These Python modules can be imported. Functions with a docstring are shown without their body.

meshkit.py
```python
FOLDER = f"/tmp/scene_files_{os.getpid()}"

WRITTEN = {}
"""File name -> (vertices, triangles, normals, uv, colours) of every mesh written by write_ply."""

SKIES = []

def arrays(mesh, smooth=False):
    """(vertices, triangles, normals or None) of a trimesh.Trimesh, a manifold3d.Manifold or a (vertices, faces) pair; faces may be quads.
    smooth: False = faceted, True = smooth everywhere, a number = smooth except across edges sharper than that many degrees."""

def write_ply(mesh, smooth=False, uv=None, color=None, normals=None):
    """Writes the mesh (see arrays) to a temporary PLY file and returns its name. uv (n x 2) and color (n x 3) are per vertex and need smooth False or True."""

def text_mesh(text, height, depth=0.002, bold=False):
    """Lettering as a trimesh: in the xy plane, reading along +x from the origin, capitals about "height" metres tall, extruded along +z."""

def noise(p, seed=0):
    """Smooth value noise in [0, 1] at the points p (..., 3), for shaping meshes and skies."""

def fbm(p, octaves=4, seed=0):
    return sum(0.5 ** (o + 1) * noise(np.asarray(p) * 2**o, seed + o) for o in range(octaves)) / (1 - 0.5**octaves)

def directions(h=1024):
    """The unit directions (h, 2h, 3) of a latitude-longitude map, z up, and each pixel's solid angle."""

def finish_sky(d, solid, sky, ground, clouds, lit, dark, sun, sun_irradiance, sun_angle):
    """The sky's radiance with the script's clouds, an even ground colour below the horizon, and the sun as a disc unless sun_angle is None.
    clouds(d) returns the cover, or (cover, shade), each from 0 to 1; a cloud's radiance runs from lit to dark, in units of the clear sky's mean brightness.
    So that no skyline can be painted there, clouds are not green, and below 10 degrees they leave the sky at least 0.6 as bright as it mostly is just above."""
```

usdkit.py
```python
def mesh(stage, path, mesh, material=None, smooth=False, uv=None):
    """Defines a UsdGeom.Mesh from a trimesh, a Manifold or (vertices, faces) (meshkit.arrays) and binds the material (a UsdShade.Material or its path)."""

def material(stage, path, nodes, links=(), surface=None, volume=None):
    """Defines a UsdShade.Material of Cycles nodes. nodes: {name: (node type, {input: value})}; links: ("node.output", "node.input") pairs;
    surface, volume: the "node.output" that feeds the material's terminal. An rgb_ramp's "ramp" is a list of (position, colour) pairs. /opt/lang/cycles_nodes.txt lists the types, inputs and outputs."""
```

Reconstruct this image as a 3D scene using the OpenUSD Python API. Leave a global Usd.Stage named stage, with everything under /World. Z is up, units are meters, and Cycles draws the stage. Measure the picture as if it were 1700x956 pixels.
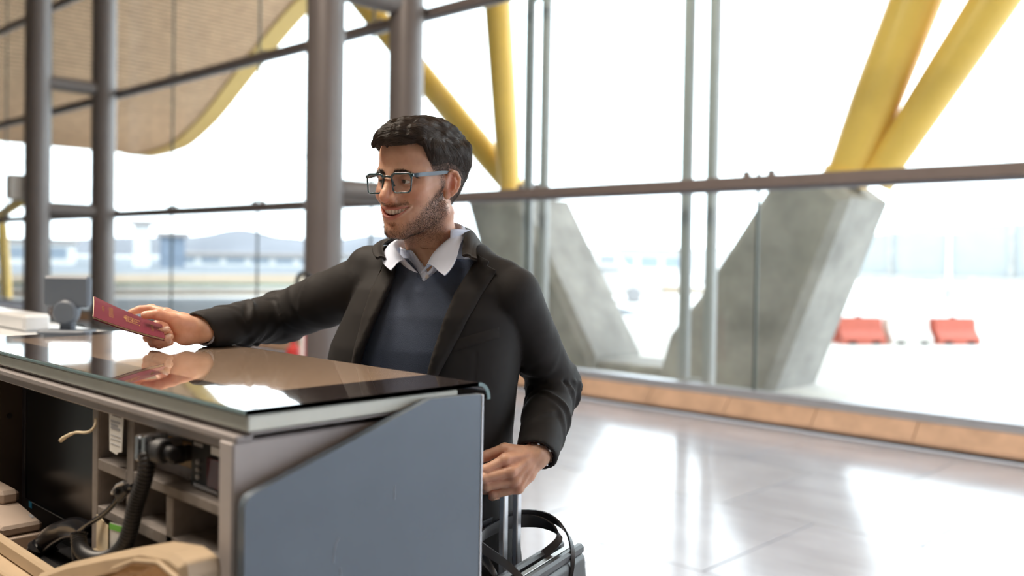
import math, numpy as np, trimesh, manifold3d as m3, shapely.geometry as sg, usdkit, meshkit
from pxr import Usd, UsdGeom, UsdLux, UsdShade, Sdf, Gf, Vt

stage = Usd.Stage.CreateInMemory()
UsdGeom.Xform.Define(stage, '/World')
UsdGeom.Scope.Define(stage, '/World/Looks')
rng = np.random.default_rng(7)

# ---------------------------------------------------------------- camera, sky, sun, room lamps, exposure
F_PX, YAW, PITCH, ROLL, SHIFT = 1531.3, 0.763936, 0.018252, -0.016105, -22.9
EYE = np.array([0.0, 0.0, 1.52])
def camera_axes():
    cy, sy = math.cos(YAW), math.sin(YAW)
    f0, right, up = np.array([-sy, cy, 0]), np.array([cy, sy, 0]), np.array([0, 0, 1.0])
    fwd = f0 * math.cos(PITCH) - up * math.sin(PITCH); u = up * math.cos(PITCH) + f0 * math.sin(PITCH)
    return right * math.cos(ROLL) - u * math.sin(ROLL), u * math.cos(ROLL) + right * math.sin(ROLL), fwd
def make_camera(eye, axes, f_px, shift, fstop, focus):
    cam = UsdGeom.Camera.Define(stage, '/World/camera')
    r, u, f = axes
    M = Gf.Matrix4d(*[float(x) for row in ((*r, 0), (*u, 0), (*(-f), 0), (*eye, 1)) for x in row])
    cam.AddTransformOp().Set(M)
    cam.CreateHorizontalApertureAttr(36.0); cam.CreateVerticalApertureAttr(36.0 * 956 / 1700)
    cam.CreateFocalLengthAttr(f_px / 1700 * 36.0)
    cam.CreateVerticalApertureOffsetAttr(shift / 1700 * 36.0)
    if fstop: cam.CreateFStopAttr(fstop); cam.CreateFocusDistanceAttr(focus)
    cam.CreateClippingRangeAttr(Gf.Vec2f(0.05, 5000))
    cam.CreateExposureAttr(EXPOSURE)
    return cam
EXPOSURE = 0.0
CAMERA = make_camera(EYE, camera_axes(), F_PX, SHIFT, 2.1, 1.83)

def dome():
    d = UsdLux.DomeLight.Define(stage, '/World/sky')
    d.CreateIntensityAttr(1.5); d.CreateColorAttr(Gf.Vec3f(0.93, 0.985, 1.08))
dome()
sun = UsdLux.DistantLight.Define(stage, '/World/sun')
sun.CreateIntensityAttr(7.0); sun.CreateAngleAttr(2.0); sun.CreateColorAttr(Gf.Vec3f(1.0, 0.93, 0.80))
def aim(prim, d):                                   # local -z along d
    d = np.array(d, float); d /= np.linalg.norm(d); z = -d
    x = np.cross([0, 0, 1.0], z); x /= np.linalg.norm(x); y = np.cross(z, x)
    return Gf.Matrix4d(*[float(q) for row in ((*x, 0), (*y, 0), (*z, 0), (0, 0, 0, 1)) for q in row])
sun.AddTransformOp().Set(aim(sun, (-0.44, -0.54, -0.72)))
def lamp(name, pos, size, power, color, target):
    l = UsdLux.RectLight.Define(stage, '/World/' + name)
    l.CreateWidthAttr(size[0]); l.CreateHeightAttr(size[1]); l.CreateIntensityAttr(power); l.CreateColorAttr(Gf.Vec3f(*color))
    M = aim(l, np.array(target, float) - np.array(pos, float)); M.SetTranslateOnly(Gf.Vec3d(*map(float, pos)))
    l.AddTransformOp().Set(M)
lamp('hall_lamp', (-5.2, -0.9, 9.3), (3.0, 3.0), 44, (1.0, 0.87, 0.72), (-1.6, 1.1, 1.2))
lamp('hall_lamp_001', (-1.2, -2.2, 9.3), (2.5, 2.5), 14, (1.0, 0.9, 0.78), (-1.2, 0.9, 1.0))

# ---------------------------------------------------------------- helpers
_names = {}
def numbered(path):
    k = _names.get(path, -1) + 1; _names[path] = k
    return path if k == 0 else f'{path}_{k:03d}'
def _p(parent): return '/World' if parent is None else (parent if isinstance(parent, str) else str(parent.GetPath()))
def tag(o, label=None, cat=None, group=None, kind=None):
    o = o.GetPrim() if hasattr(o, 'GetPrim') else o
    for k, v in (('label', label), ('category', cat), ('group', group), ('kind', kind)):
        if v: o.SetCustomDataByKey(k, v)
    return o
def thing(name, label=None, cat=None, loc=(0, 0, 0), rotz=0.0, group=None, kind=None, parent=None):
    x = UsdGeom.Xform.Define(stage, numbered(_p(parent) + '/' + name))
    x.AddTranslateOp().Set(Gf.Vec3d(*map(float, loc)))
    if rotz: x.AddRotateZOp().Set(float(rotz))
    return tag(x, label, cat, group, kind)
def obj(name, mesh, mat, parent=None, smooth=False, label=None, cat=None, group=None, kind=None, attrs=None):
    """One Mesh prim. Given in world space; local to its parent Xform's translation."""
    path = numbered(_p(parent) + '/' + name)
    m = usdkit.mesh(stage, path, mesh, mat, smooth=smooth)
    if attrs:
        for k, v in attrs.items():
            UsdGeom.PrimvarsAPI(m).CreatePrimvar(k, Sdf.ValueTypeNames.Color3fArray, 'vertex').Set(Vt.Vec3fArray.FromNumpy(np.asarray(v, np.float32)))
    return tag(m, label, cat, group, kind)
def dup(root, loc, rotz=0.0, label=None):
    was = root.GetCustomData()
    r = thing(root.GetName(), label or was.get('label'), was.get('category'), loc, rotz, was.get('group'), was.get('kind'))
    r.GetReferences().AddInternalReference(root.GetPath()); r.SetInstanceable(True)
    return r

def box(c, s, r=0.0):
    """Box of size s at centre c, edges chamfered by r."""
    if r <= 0:
        b = trimesh.creation.box(s); b.apply_translation(c); return b
    h = np.array(s) / 2.0; pts = []
    for sx in (-1, 1):
        for sy in (-1, 1):
            for sz in (-1, 1):
                for k in range(3):
                    q = h.copy(); q[[j for j in range(3) if j != k]] -= r
                    pts.append(np.array([sx, sy, sz]) * q)
    b = trimesh.PointCloud(pts).convex_hull; b.apply_translation(c); return b
def span(lo, hi, r=0.0):
    lo, hi = np.array(lo, float), np.array(hi, float); return box((lo + hi) / 2, hi - lo, r)
def cat_(ms): return trimesh.util.concatenate([m for m in ms if m is not None])
def frame_dirs(d):
    d = np.array(d, float) / np.linalg.norm(d); a = np.array([0, 0, 1.0]) if abs(d[2]) < 0.9 else np.array([1.0, 0, 0])
    x = np.cross(a, d); x /= np.linalg.norm(x); return x, np.cross(d, x), d
def tube(pts, r, n=12, caps=True, flat=1.0):
    """Swept tube through pts, radius r (number or per point), parallel transport."""
    pts = np.array(pts, float); k = len(pts); r = np.broadcast_to(np.array(r, float), (k,))
    t = np.gradient(pts, axis=0); t /= np.maximum(np.linalg.norm(t, axis=1, keepdims=True), 1e-9)
    x, y, _ = frame_dirs(t[0]); V = []
    for i in range(k):
        x = x - t[i] * (x @ t[i]); x /= np.linalg.norm(x); y = np.cross(t[i], x)
        a = np.linspace(0, 2 * np.pi, n, endpoint=False)
        V.append(pts[i] + r[i] * (np.cos(a)[:, None] * x + flat * np.sin(a)[:, None] * y))
    V = np.vstack(V); Fs = []
    for i in range(k - 1):
        for j in range(n):
            a, b, c, d = i * n + j, i * n + (j + 1) % n, (i + 1) * n + (j + 1) % n, (i + 1) * n + j
            Fs += [[a, b, c], [a, c, d]]
    if caps:
        V = np.vstack([V, pts[0], pts[-1]])
        for j in range(n):
            Fs += [[len(V) - 2, (j + 1) % n, j], [len(V) - 1, (k - 1) * n + j, (k - 1) * n + (j + 1) % n]]
    return trimesh.Trimesh(V, Fs, process=False)
def smooth_path(pts, n=40):
    from scipy.interpolate import CubicSpline
    pts = np.array(pts, float); t = np.r_[0, np.cumsum(np.linalg.norm(np.diff(pts, axis=0), axis=1))]
    return CubicSpline(t, pts, axis=0)(np.linspace(0, t[-1], n))
def cyl(a, b, r, n=24, r2=None, bevel=0.0):
    a, b = np.array(a, float), np.array(b, float); r2 = r if r2 is None else r2
    d = (b - a) / np.linalg.norm(b - a)
    if bevel: return tube([a, a + d * 1e-5, a + d * bevel, b - d * bevel, b - d * 1e-5, b], [r - bevel, r - bevel, r, r2, r2 - bevel, r2 - bevel], n)
    return tube([a, b], [r, r2], n)
def prism(poly, t0, t1, plane='xz'):
    """Polygon (list of 2-d points or shapely) extruded between t0 and t1 along the third axis."""
    p = poly if isinstance(poly, sg.base.BaseGeometry) else sg.Polygon(poly)
    m = trimesh.creation.extrude_polygon(p, t1 - t0, engine='earcut')
    v = m.vertices.copy(); v[:, 2] += t0
    if plane == 'xz': v = v[:, [0, 2, 1]]
    if plane == 'yz': v = v[:, [2, 0, 1]]
    m = trimesh.Trimesh(v, m.faces, process=False)
    if m.volume < 0: m.invert()
    return m
def lathe(profile, n=32, axis_at=(0, 0, 0)):
    p = np.array(profile, float); a = np.linspace(0, 2 * np.pi, n, endpoint=False); k = len(p)
    V = np.stack([np.outer(p[:, 0], np.cos(a)), np.outer(p[:, 0], np.sin(a)), np.repeat(p[:, 1:2], n, 1)], -1).reshape(-1, 3)
    Fs = []
    for i in range(k - 1):
        for j in range(n):
            A, B, C, D = i * n + j, i * n + (j + 1) % n, (i + 1) * n + (j + 1) % n, (i + 1) * n + j
            Fs += [[A, B, C], [A, C, D]]
    m = trimesh.Trimesh(V + np.array(axis_at), Fs, process=False)
    return m
def turned(m, R, t=(0, 0, 0)):
    m = m.copy(); M = np.eye(4); M[:3, :3] = R; M[:3, 3] = t; m.apply_transform(M); return m
def rot(axis, deg): return trimesh.transformations.rotation_matrix(math.radians(deg), axis)[:3, :3]
def sheet(P, thick=0.0):
    """A grid P (m, n, 3) as a surface, given a thickness along its normals."""
    m, n = P.shape[:2]; V = P.reshape(-1, 3)
    idx = np.arange(m * n).reshape(m, n); a, b, c, d = idx[:-1, :-1].ravel(), idx[1:, :-1].ravel(), idx[1:, 1:].ravel(), idx[:-1, 1:].ravel()
    Fs = np.vstack([np.c_[a, b, c], np.c_[a, c, d]])
    if thick <= 0: return trimesh.Trimesh(V, Fs, process=False)
    N = np.array(trimesh.Trimesh(V, Fs, process=False).vertex_normals); k = m * n
    V2 = np.vstack([V + N * thick / 2, V - N * thick / 2]); G = [Fs, Fs[:, ::-1] + k]
    loop = np.r_[idx[0, :], idx[1:, -1], idx[-1, -2::-1], idx[-2:0:-1, 0]]
    nx = np.roll(loop, -1)
    G += [np.c_[loop, loop + k, nx + k], np.c_[loop, nx + k, nx]]
    return trimesh.Trimesh(V2, np.vstack(G), process=False)

LOOKS = {}
def look(name, color=(0.5, 0.5, 0.5), rough=0.5, metal=0.0, var=0.0, scale=8.0, bump=0.0, bscale=60.0, coat=0.0, spec=0.5, sheen=0.0, extra=None, coat_rough=0.03, stretch=None, color2=None):
    """A procedural material: base colour broken up by noise, fine bump."""
    c = np.array(color, float)
    pr = {'roughness': rough, 'metallic': metal, 'coat_weight': coat, 'coat_roughness': coat_rough, 'specular_ior_level': spec, 'sheen_weight': sheen}
    pr.update(extra or {})
    nodes = {'p': ('principled_bsdf', pr), 'g': ('texture_coordinate', {})}
    links = []
    src = 'g.object'
    if stretch is not None:
        nodes['map'] = ('mapping', {'scale': stretch}); links.append(('g.object', 'map.vector')); src = 'map.vector'
    c2 = np.array(color2, float) if color2 is not None else c * (1 - var)
    if var > 0 or color2 is not None:
        nodes['n'] = ('noise_texture', {'scale': scale, 'detail': 5.0, 'roughness': 0.6})
        nodes['r'] = ('rgb_ramp', {'ramp': [(0.3, tuple(c2)), (0.7, tuple(np.minimum(c * (1 + var * 0.5), 1)))]})
        links += [(src, 'n.vector'), ('n.fac', 'r.fac'), ('r.color', 'p.base_color')]
    else:
        pr['base_color'] = tuple(c)
    if bump > 0:
        nodes['n2'] = ('noise_texture', {'scale': bscale, 'detail': 3.0})
        nodes['b'] = ('bump', {'strength': bump, 'distance': 0.002})
        links += [(src, 'n2.vector'), ('n2.fac', 'b.height'), ('b.normal', 'p.normal')]
    LOOKS[name] = usdkit.material(stage, '/World/Looks/' + name, nodes, links, surface='p.BSDF')
    return LOOKS[name]
# ---------------------------------------------------------------- materials of the place
look('stone_tile', (0.40, 0.425, 0.50), rough=0.15, var=0.16, scale=1.6, spec=0.42, coat=0.0, coat_rough=0.10, stretch=(1.0, 2.5, 1.0))
look('stone_tile_b', (0.425, 0.445, 0.515), rough=0.15, var=0.14, scale=1.3, spec=0.42, coat=0.0, coat_rough=0.10, stretch=(1.4, 1.0, 1.0))
look('joint_grout', (0.11, 0.125, 0.13), rough=0.8)
look('sill_stone', (0.60, 0.41, 0.295), rough=0.5, var=0.22, scale=5.0, bump=0.2, bscale=80)
look('sill_stone_b', (0.56, 0.38, 0.27), rough=0.5, var=0.22, scale=6.0, bump=0.2, bscale=80)
look('toe_dark', (0.07, 0.045, 0.03), rough=0.7, var=0.2)
look('frame_metal', (0.46, 0.49, 0.55), rough=0.35, metal=0.5, var=0.06)
look('rail_brown', (0.20, 0.165, 0.155), rough=0.42, metal=0.2, var=0.08)
look('steel_grey', (0.165, 0.143, 0.137), rough=0.36, metal=0.15, var=0.06, scale=2)
look('joint_dark', (0.035, 0.05, 0.045), rough=0.4)
look('post_grey', (0.42, 0.43, 0.44), rough=0.4, metal=0.3, var=0.06)
look('concrete', (0.40, 0.39, 0.375), rough=0.85, var=0.34, scale=1.7, bump=0.3, bscale=20)
look('strut_yellow', (0.90, 0.59, 0.13), rough=0.42, var=0.12, scale=1.5)
look('edge_yellow', (0.80, 0.55, 0.20), rough=0.5, var=0.1)
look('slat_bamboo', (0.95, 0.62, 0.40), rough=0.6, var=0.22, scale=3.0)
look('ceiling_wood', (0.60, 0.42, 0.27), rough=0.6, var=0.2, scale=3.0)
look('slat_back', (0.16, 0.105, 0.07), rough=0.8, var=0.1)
look('roof_skin', (0.55, 0.55, 0.55), rough=0.6, var=0.1)
look('apron', (0.70, 0.69, 0.67), rough=0.9, var=0.15, scale=0.4)
look('asphalt', (0.13, 0.145, 0.165), rough=0.9, var=0.2, scale=0.3)
look('dry_grass', (0.25, 0.185, 0.12), rough=1.0, var=0.35, scale=0.15)
look('far_hill', (0.15, 0.155, 0.175), rough=1.0, var=0.25, scale=0.02)
look('far_building', (0.62, 0.62, 0.62), rough=0.8, var=0.08, scale=0.2)
look('far_glass', (0.24, 0.29, 0.35), rough=0.25, var=0.1)
look('far_roof', (0.33, 0.30, 0.29), rough=0.9, var=0.1)
look('green_hedge', (0.10, 0.16, 0.11), rough=1.0, var=0.4, scale=1.0)
look('barrier_red', (0.58, 0.13, 0.085), rough=0.5, var=0.1)
look('barrier_white', (0.80, 0.79, 0.77), rough=0.5, var=0.05)
look('van_white', (0.80, 0.80, 0.80), rough=0.3, coat=0.4, var=0.03)
look('rubber', (0.02, 0.02, 0.02), rough=0.8, var=0.2)
def glass_look(name, tint=(0.93, 0.97, 0.955), amount=0.5):
    nodes = {'lw': ('layer_weight', {'blend': 0.5}), 'pw': ('math', {'math_type': 'power', 'value2': 5.0}), 'ma': ('math', {'math_type': 'multiply_add', 'value2': amount, 'value3': 0.02}),
             't': ('transparent_bsdf', {'color': tint}), 'g': ('glossy_bsdf', {'color': (1, 1, 1), 'roughness': 0.0}), 'm': ('mix_closure', {})}
    LOOKS[name] = usdkit.material(stage, '/World/Looks/' + name, nodes, [('lw.facing', 'pw.value1'), ('pw.value', 'ma.value1'), ('ma.value', 'm.fac'), ('t.BSDF', 'm.closure1'), ('g.BSDF', 'm.closure2')], surface='m.closure')
glass_look('pane_glass')

# ---------------------------------------------------------------- floor: polished stone tiles
floor = thing('floor', 'polished pale stone tile floor of the hall', 'floor', kind='structure')
obj('floor_base', cat_([span((-60, -16, -0.30), (16, 7.74, -0.035)), span((-60, -16, -0.036), (16, 0.29, 0.0)), span((-60, 0.29, -0.036), (-13.83, 7.74, 0)), span((4.2, 0.29, -0.036), (16, 7.74, 0))]), LOOKS['joint_grout'], floor)
TW = 1.2022
for j in range(7):
    v1 = 3.895 + 1.2 * (j - 2); v0 = v1 - 1.2
    off = 0.0 if j % 2 == 0 else 0.5
    for i in range(-10, 7):
        u0 = -3.0125 + TW * (i + off); u1 = u0 + TW
        a, b = max(u0, -13.83), min(u1, 4.2); c, d = max(v0, 0.29), min(v1, 7.74)
        if b - a < 0.05 or d - c < 0.05: continue
        obj('tile', span((a + .004, c + .004, -0.03), (b - .004, d - .004, 0.0), 0.0012), LOOKS['stone_tile' if (i * 7 + j * 3) % 5 else 'stone_tile_b'], floor)

# ---------------------------------------------------------------- sill: sloped stone slabs on a recessed dark toe
sill = thing('baseboard_front', 'sloped brown stone slabs along the foot of the glass wall', 'sill', kind='structure')
obj('toe', span((-34, 7.80, 0.0), (8, 8.1, 0.05)), LOOKS['toe_dark'], sill)
for i in range(-20, 10):
    u0 = -4.60 + 0.885 * i
    prof = [(7.735, 0.045), (7.735, 0.07), (7.868, 0.212), (7.90, 0.222), (8.06, 0.222), (8.06, 0.045)]
    s = prism(prof, u0 + 0.004, u0 + 0.881, 'yz')
    obj('stone_slab', s, LOOKS['sill_stone' if i % 3 else 'sill_stone_b'], sill)

# ---------------------------------------------------------------- glass wall: panes, rails, joints
win = thing('window_1', 'tall glazed wall of large panes with brown horizontal rails', 'window', kind='structure')
GV = 7.97
RAILS = [2.275, 4.68, 7.05]
obj('bottom_frame', cat_([span((-34, 7.90, 0.218), (8, 8.05, 0.285), 0.006), span((-34, 7.865, 0.212), (8, 7.905, 0.236), 0.004)]), LOOKS['frame_metal'], win)
for z in RAILS:
    obj('rail', span((-34, 7.86, z - 0.062), (8, 7.955, z + 0.052), 0.012), LOOKS['rail_brown'], win)
    obj('rail_flange', span((-34, 7.935, z - 0.088), (8, 8.0, z - 0.060), 0.004), LOOKS['frame_metal'], win)
JO = [-4.40 + 2.99 * k for k in range(-9, 4)]
levels = [0.285] + RAILS + [9.2]
for k in range(len(JO) - 1):
    for z0, z1 in zip(levels[:-1], levels[1:]):
        lo, hi = z0 + (0.055 if z0 > 1 else 0.0), z1 - 0.09
        obj('glass_pane', span((JO[k] + 0.012, GV - 0.004, lo), (JO[k + 1] - 0.012, GV + 0.004, hi)), LOOKS['pane_glass'], win)
for j in JO:
    obj('pane_joint', span((j - 0.011, GV - 0.02, 0.285), (j + 0.011, GV + 0.008, 9.2)), LOOKS['joint_dark'], win)
    for z in levels[1:-1]:
        obj('pane_clamp', cat_([span((j - 0.16, GV - 0.03, z + 0.05), (j - 0.10, GV + 0.03, z + 0.11), 0.006), span((j + 0.10, GV - 0.03, z + 0.05), (j + 0.16, GV + 0.03, z + 0.11), 0.006)]), LOOKS['rail_brown'], win)

# slim posts in pairs just outside the glass
for us, lab in (((-5.14, -5.45), 'pair of slim grey posts outside the glass between the concrete legs'), ((-7.48, -7.745), 'pair of slim grey posts outside the glass right of the man')):
    t = thing('slim_post_pair', lab, 'post', (us[0], 8.35, 0))
    for u in us:
        obj('post', cyl((u - us[0], 0, -0.2), (u - us[0], 0, 9.3), 0.066, 20), LOOKS['post_grey'], t, smooth=40)
    for z in (0.25, 2.30, 4.68, 7.05):
        obj('spacer', span((us[1] - us[0], -0.025, z - 0.03), (0, 0.025, z + 0.03), 0.005), LOOKS['post_grey'], t)

# ---------------------------------------------------------------- steel ladder frames inside the glass
def ladder(u, label):
    t = thing('steel_frame', label, 'column', (u, 7.05, 0))
    for dv in (-0.68, 0.55):
        obj('post', cyl((0, dv, 0), (0, dv, 9.4), 0.225, 40), LOOKS['steel_grey'], t, smooth=40)
        obj('base_plate', cyl((0, dv, 0.0), (0, dv, 0.03), 0.34, 32, bevel=0.006), LOOKS['steel_grey'], t, smooth=30)
        obj('post_collar', tube([(0, dv, 2.66), (0, dv, 2.70)], 0.229, 40), LOOKS['steel_grey'], t, smooth=40)
    for z in (2.30, 4.70, 7.05):
        obj('crossbar', cyl((0, -0.68, z), (0, 0.55, z), 0.135, 28), LOOKS['steel_grey'], t, smooth=40)
        obj('bracket', cyl((0, 0.55, z), (0, 0.86, z), 0.06, 16), LOOKS['rail_brown'], t, smooth=40)
    return t
ladder(-9.22, 'pair of round grey steel columns joined by crossbars, behind the man')
ladder(-18.55, 'pair of round grey steel columns joined by crossbars, far left')

# ---------------------------------------------------------------- roof: wavy slatted underside inside and out
RU = np.array([-62, -57, -51.85, -49.2, -44.0, -40.1, -37.7, -36.8, -34.7, -32.2, -30.2, -26.9, -23.84, -20, -15, -10, -4, 3, 10, 18.0])
RZ = np.array([7.0, 7.6, 7.85, 7.75, 7.45, 6.66, 5.85, 5.55, 5.19, 5.34, 5.94, 7.65, 9.11, 10.2, 10.9, 11.0, 10.6, 10.4, 10.6, 10.9])
from scipy.interpolate import PchipInterpolator
roof_z = PchipInterpolator(RU, RZ)
def wave(v0, v1, dz0, dz1, us):
    z = roof_z(us); n = len(us)
    V = np.vstack([np.c_[us, np.full(n, v0), z + dz0], np.c_[us, np.full(n, v1), z + dz0], np.c_[us, np.full(n, v0), z + dz1], np.c_[us, np.full(n, v1), z + dz1]])
    Fs = []
    for i in range(n - 1):
        a, b = i, i + 1
        for q in ((a, b, n + b, n + a), (2 * n + a, 3 * n + a, 3 * n + b, 2 * n + b), (a, 2 * n + a, 2 * n + b, b), (n + a, n + b, 3 * n + b, 3 * n + a)):
            Fs += [[q[0], q[2], q[1]], [q[0], q[3], q[2]]]
    for i in (0, n - 1):
        q = (i, n + i, 3 * n + i, 2 * n + i); Fs += [[q[0], q[1], q[2]], [q[0], q[2], q[3]]]
    m = trimesh.Trimesh(V, Fs, process=False); trimesh.repair.fix_normals(m); return m
us = np.linspace(-62, 18, 320)
canopy = thing('roof_canopy', 'wavy overhanging roof canopy with slatted bamboo underside and yellow edge', 'canopy')
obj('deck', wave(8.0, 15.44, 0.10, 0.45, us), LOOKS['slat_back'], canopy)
obj('edge_beam', wave(15.45, 16.12, -0.03, 0.62, us), LOOKS['edge_yellow'], canopy)
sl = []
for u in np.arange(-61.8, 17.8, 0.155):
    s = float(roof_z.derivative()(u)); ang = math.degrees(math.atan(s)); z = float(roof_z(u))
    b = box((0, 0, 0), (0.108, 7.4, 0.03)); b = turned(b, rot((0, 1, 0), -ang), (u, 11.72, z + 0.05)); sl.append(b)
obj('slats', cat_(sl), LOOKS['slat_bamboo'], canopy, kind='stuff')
ceil = thing('ceiling', 'wavy bamboo ceiling of the hall', 'ceiling', kind='structure')
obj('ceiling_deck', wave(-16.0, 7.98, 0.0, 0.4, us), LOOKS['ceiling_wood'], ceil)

look('hall_wall', (0.42, 0.36, 0.31), rough=0.7, var=0.08, scale=0.8)
for nm, lo, hi in (('wall_back', (-45, -16.2, 0), (16, -15.9, 12)), ('wall_left', (-45.2, -16, 0), (-44.9, 7.8, 12)), ('wall_right', (15.8, -16, 0), (16.1, 7.8, 12))):
    obj(nm, span(lo, hi), LOOKS['hall_wall'], kind='structure', label='plain warm grey wall closing the hall', cat='wall')
# ---------------------------------------------------------------- outside: V-shaped concrete pylon, yellow struts
py = thing('concrete_pylon', 'massive V-shaped concrete pylon outside the glass wall', 'pylon', (-7.4, 10.6, 0))
leftleg = [(-3.26, 2.42), (-2.05, 2.42), (-0.62, 0.16), (-0.55, -0.35), (-2.4, -0.35), (-2.72, 0.9), (-2.98, 1.75)]
rightleg = [(2.0, 2.42), (2.62, 2.52), (2.98, 2.25), (1.98, -0.35), (0.35, -0.35), (0.62, 0.55), (1.06, 1.07)]
def slabbed(poly, t0, t1, ch):
    """extruded in v with chamfered front and back edges"""
    p = sg.Polygon(poly); q = p.buffer(-ch, join_style=2)
    a = prism(p, t0 + ch, t1 - ch)
    pts = np.array(p.exterior.coords)[:-1]
    lay = []
    for (pp, t) in ((q, t0), (p, t0 + ch)): lay.append(pp)
    f = prism(q, t0, t1)
    ring0, ring1 = np.array(q.exterior.coords)[:-1], pts
    h = []
    if len(ring0) == len(ring1):
        s = np.argmin(np.linalg.norm(ring0 - ring1[0], axis=1)); ring0 = np.roll(ring0, -s, 0)
        if sg.LinearRing(ring0).is_ccw != sg.LinearRing(ring1).is_ccw: ring0 = np.roll(ring0[::-1], 1, 0)
        n = len(ring1)
        for tin, tout in ((t0, t0 + ch), (t1, t1 - ch)):
            V = np.vstack([np.c_[ring0[:, 0], np.full(n, tin), ring0[:, 1]], np.c_[ring1[:, 0], np.full(n, tout), ring1[:, 1]]])
            Fs = []
            for i in range(n):
                j = (i + 1) % n; Fs += [[i, j, n + j], [i, n + j, n + i]]
            h.append(trimesh.Trimesh(V, Fs, process=False))
    return cat_([a, f] + h)
obj('left_leg', slabbed(leftleg, -0.62, 0.62, 0.10), LOOKS['concrete'], py)
obj('right_leg', slabbed(rightleg, -0.62, 0.62, 0.10), LOOKS['concrete'], py)
obj('plinth', span((-1.7, -0.5, -0.4), (0.75, 0.5, 0.10), 0.03), LOOKS['concrete'], py)
for lo, hi in (((-3.0, -0.3, 2.425), (-2.2, 0.3, 2.47)), ((2.2, -0.3, 2.525), (2.85, 0.3, 2.56))): obj('seat_plate', span(lo, hi, 0.01), LOOKS['strut_yellow'], py)
def strut(a, b, r0, r1, label):
    a, b = np.array(a, float), np.array(b, float); t = thing('yellow_strut', label, 'strut', a)
    P = [a + (b - a) * s for s in (0, .02, .12, .5, .88, 1.0)]
    obj('shaft', tube(np.array(P) - a, [r0 * .8, r0 * .86, r0 * 1.0, r1, r1 * .9, r1 * .7], 36), LOOKS['strut_yellow'], t, smooth=40)
    obj('end_collar', tube(np.array([a + (b - a) * s for s in (0.0, .018)]) - a, r0 * 0.98, 36), LOOKS['strut_yellow'], t, smooth=40)
strut((-4.72, 10.55, 2.46), (-1.95, 10.9, 10.0), 0.275, 0.305, 'yellow tubular steel strut rising from the right concrete leg, left of its pair')
strut((-4.38, 10.62, 2.46), (0.45, 10.9, 10.0), 0.215, 0.305, 'yellow tubular steel strut rising from the right concrete leg, right of its pair')
strut((-10.16, 10.55, 2.44), (-11.25, 10.7, 10.6), 0.20, 0.23, 'upright yellow steel strut standing on the left concrete leg')
strut((-10.02, 10.7, 2.44), (-17.4, 10.9, 9.0), 0.215, 0.225, 'slanting yellow steel strut leaning left from the left concrete leg')

# ---------------------------------------------------------------- outside: ground, roads, far things
obj('ground_apron', cat_([span((-300, 8.07, -0.5), (120, 400, -0.02)), span((-300, -60, -0.5), (-60.05, 8.07, -0.02))]), LOOKS['apron'], label='pale concrete apron outside the glass', cat='ground', kind='structure')
def strip(name, a, b, wid, z, mat, label, cat):
    a, b = np.array(a, float), np.array(b, float); d = (b - a) / np.linalg.norm(b - a); n = np.array([-d[1], d[0]]) * wid / 2
    return obj(name, prism([a + n, b + n, b - n, a - n], -0.02, z, 'xy'), LOOKS[mat], label=label, cat=cat, kind='structure')
def patch(name, poly, z, mat, label, cat): return obj(name, prism(poly, -0.02, z, 'xy'), LOOKS[mat], label=label, cat=cat, kind='structure')
patch('service_road', [(-62, 8.1), (-60.3, 27), (-57, 64), (-95, 150), (-240, 110), (-240, 8.1)], 0.004, 'asphalt', 'grey asphalt road far beyond the glass', 'road')
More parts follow.
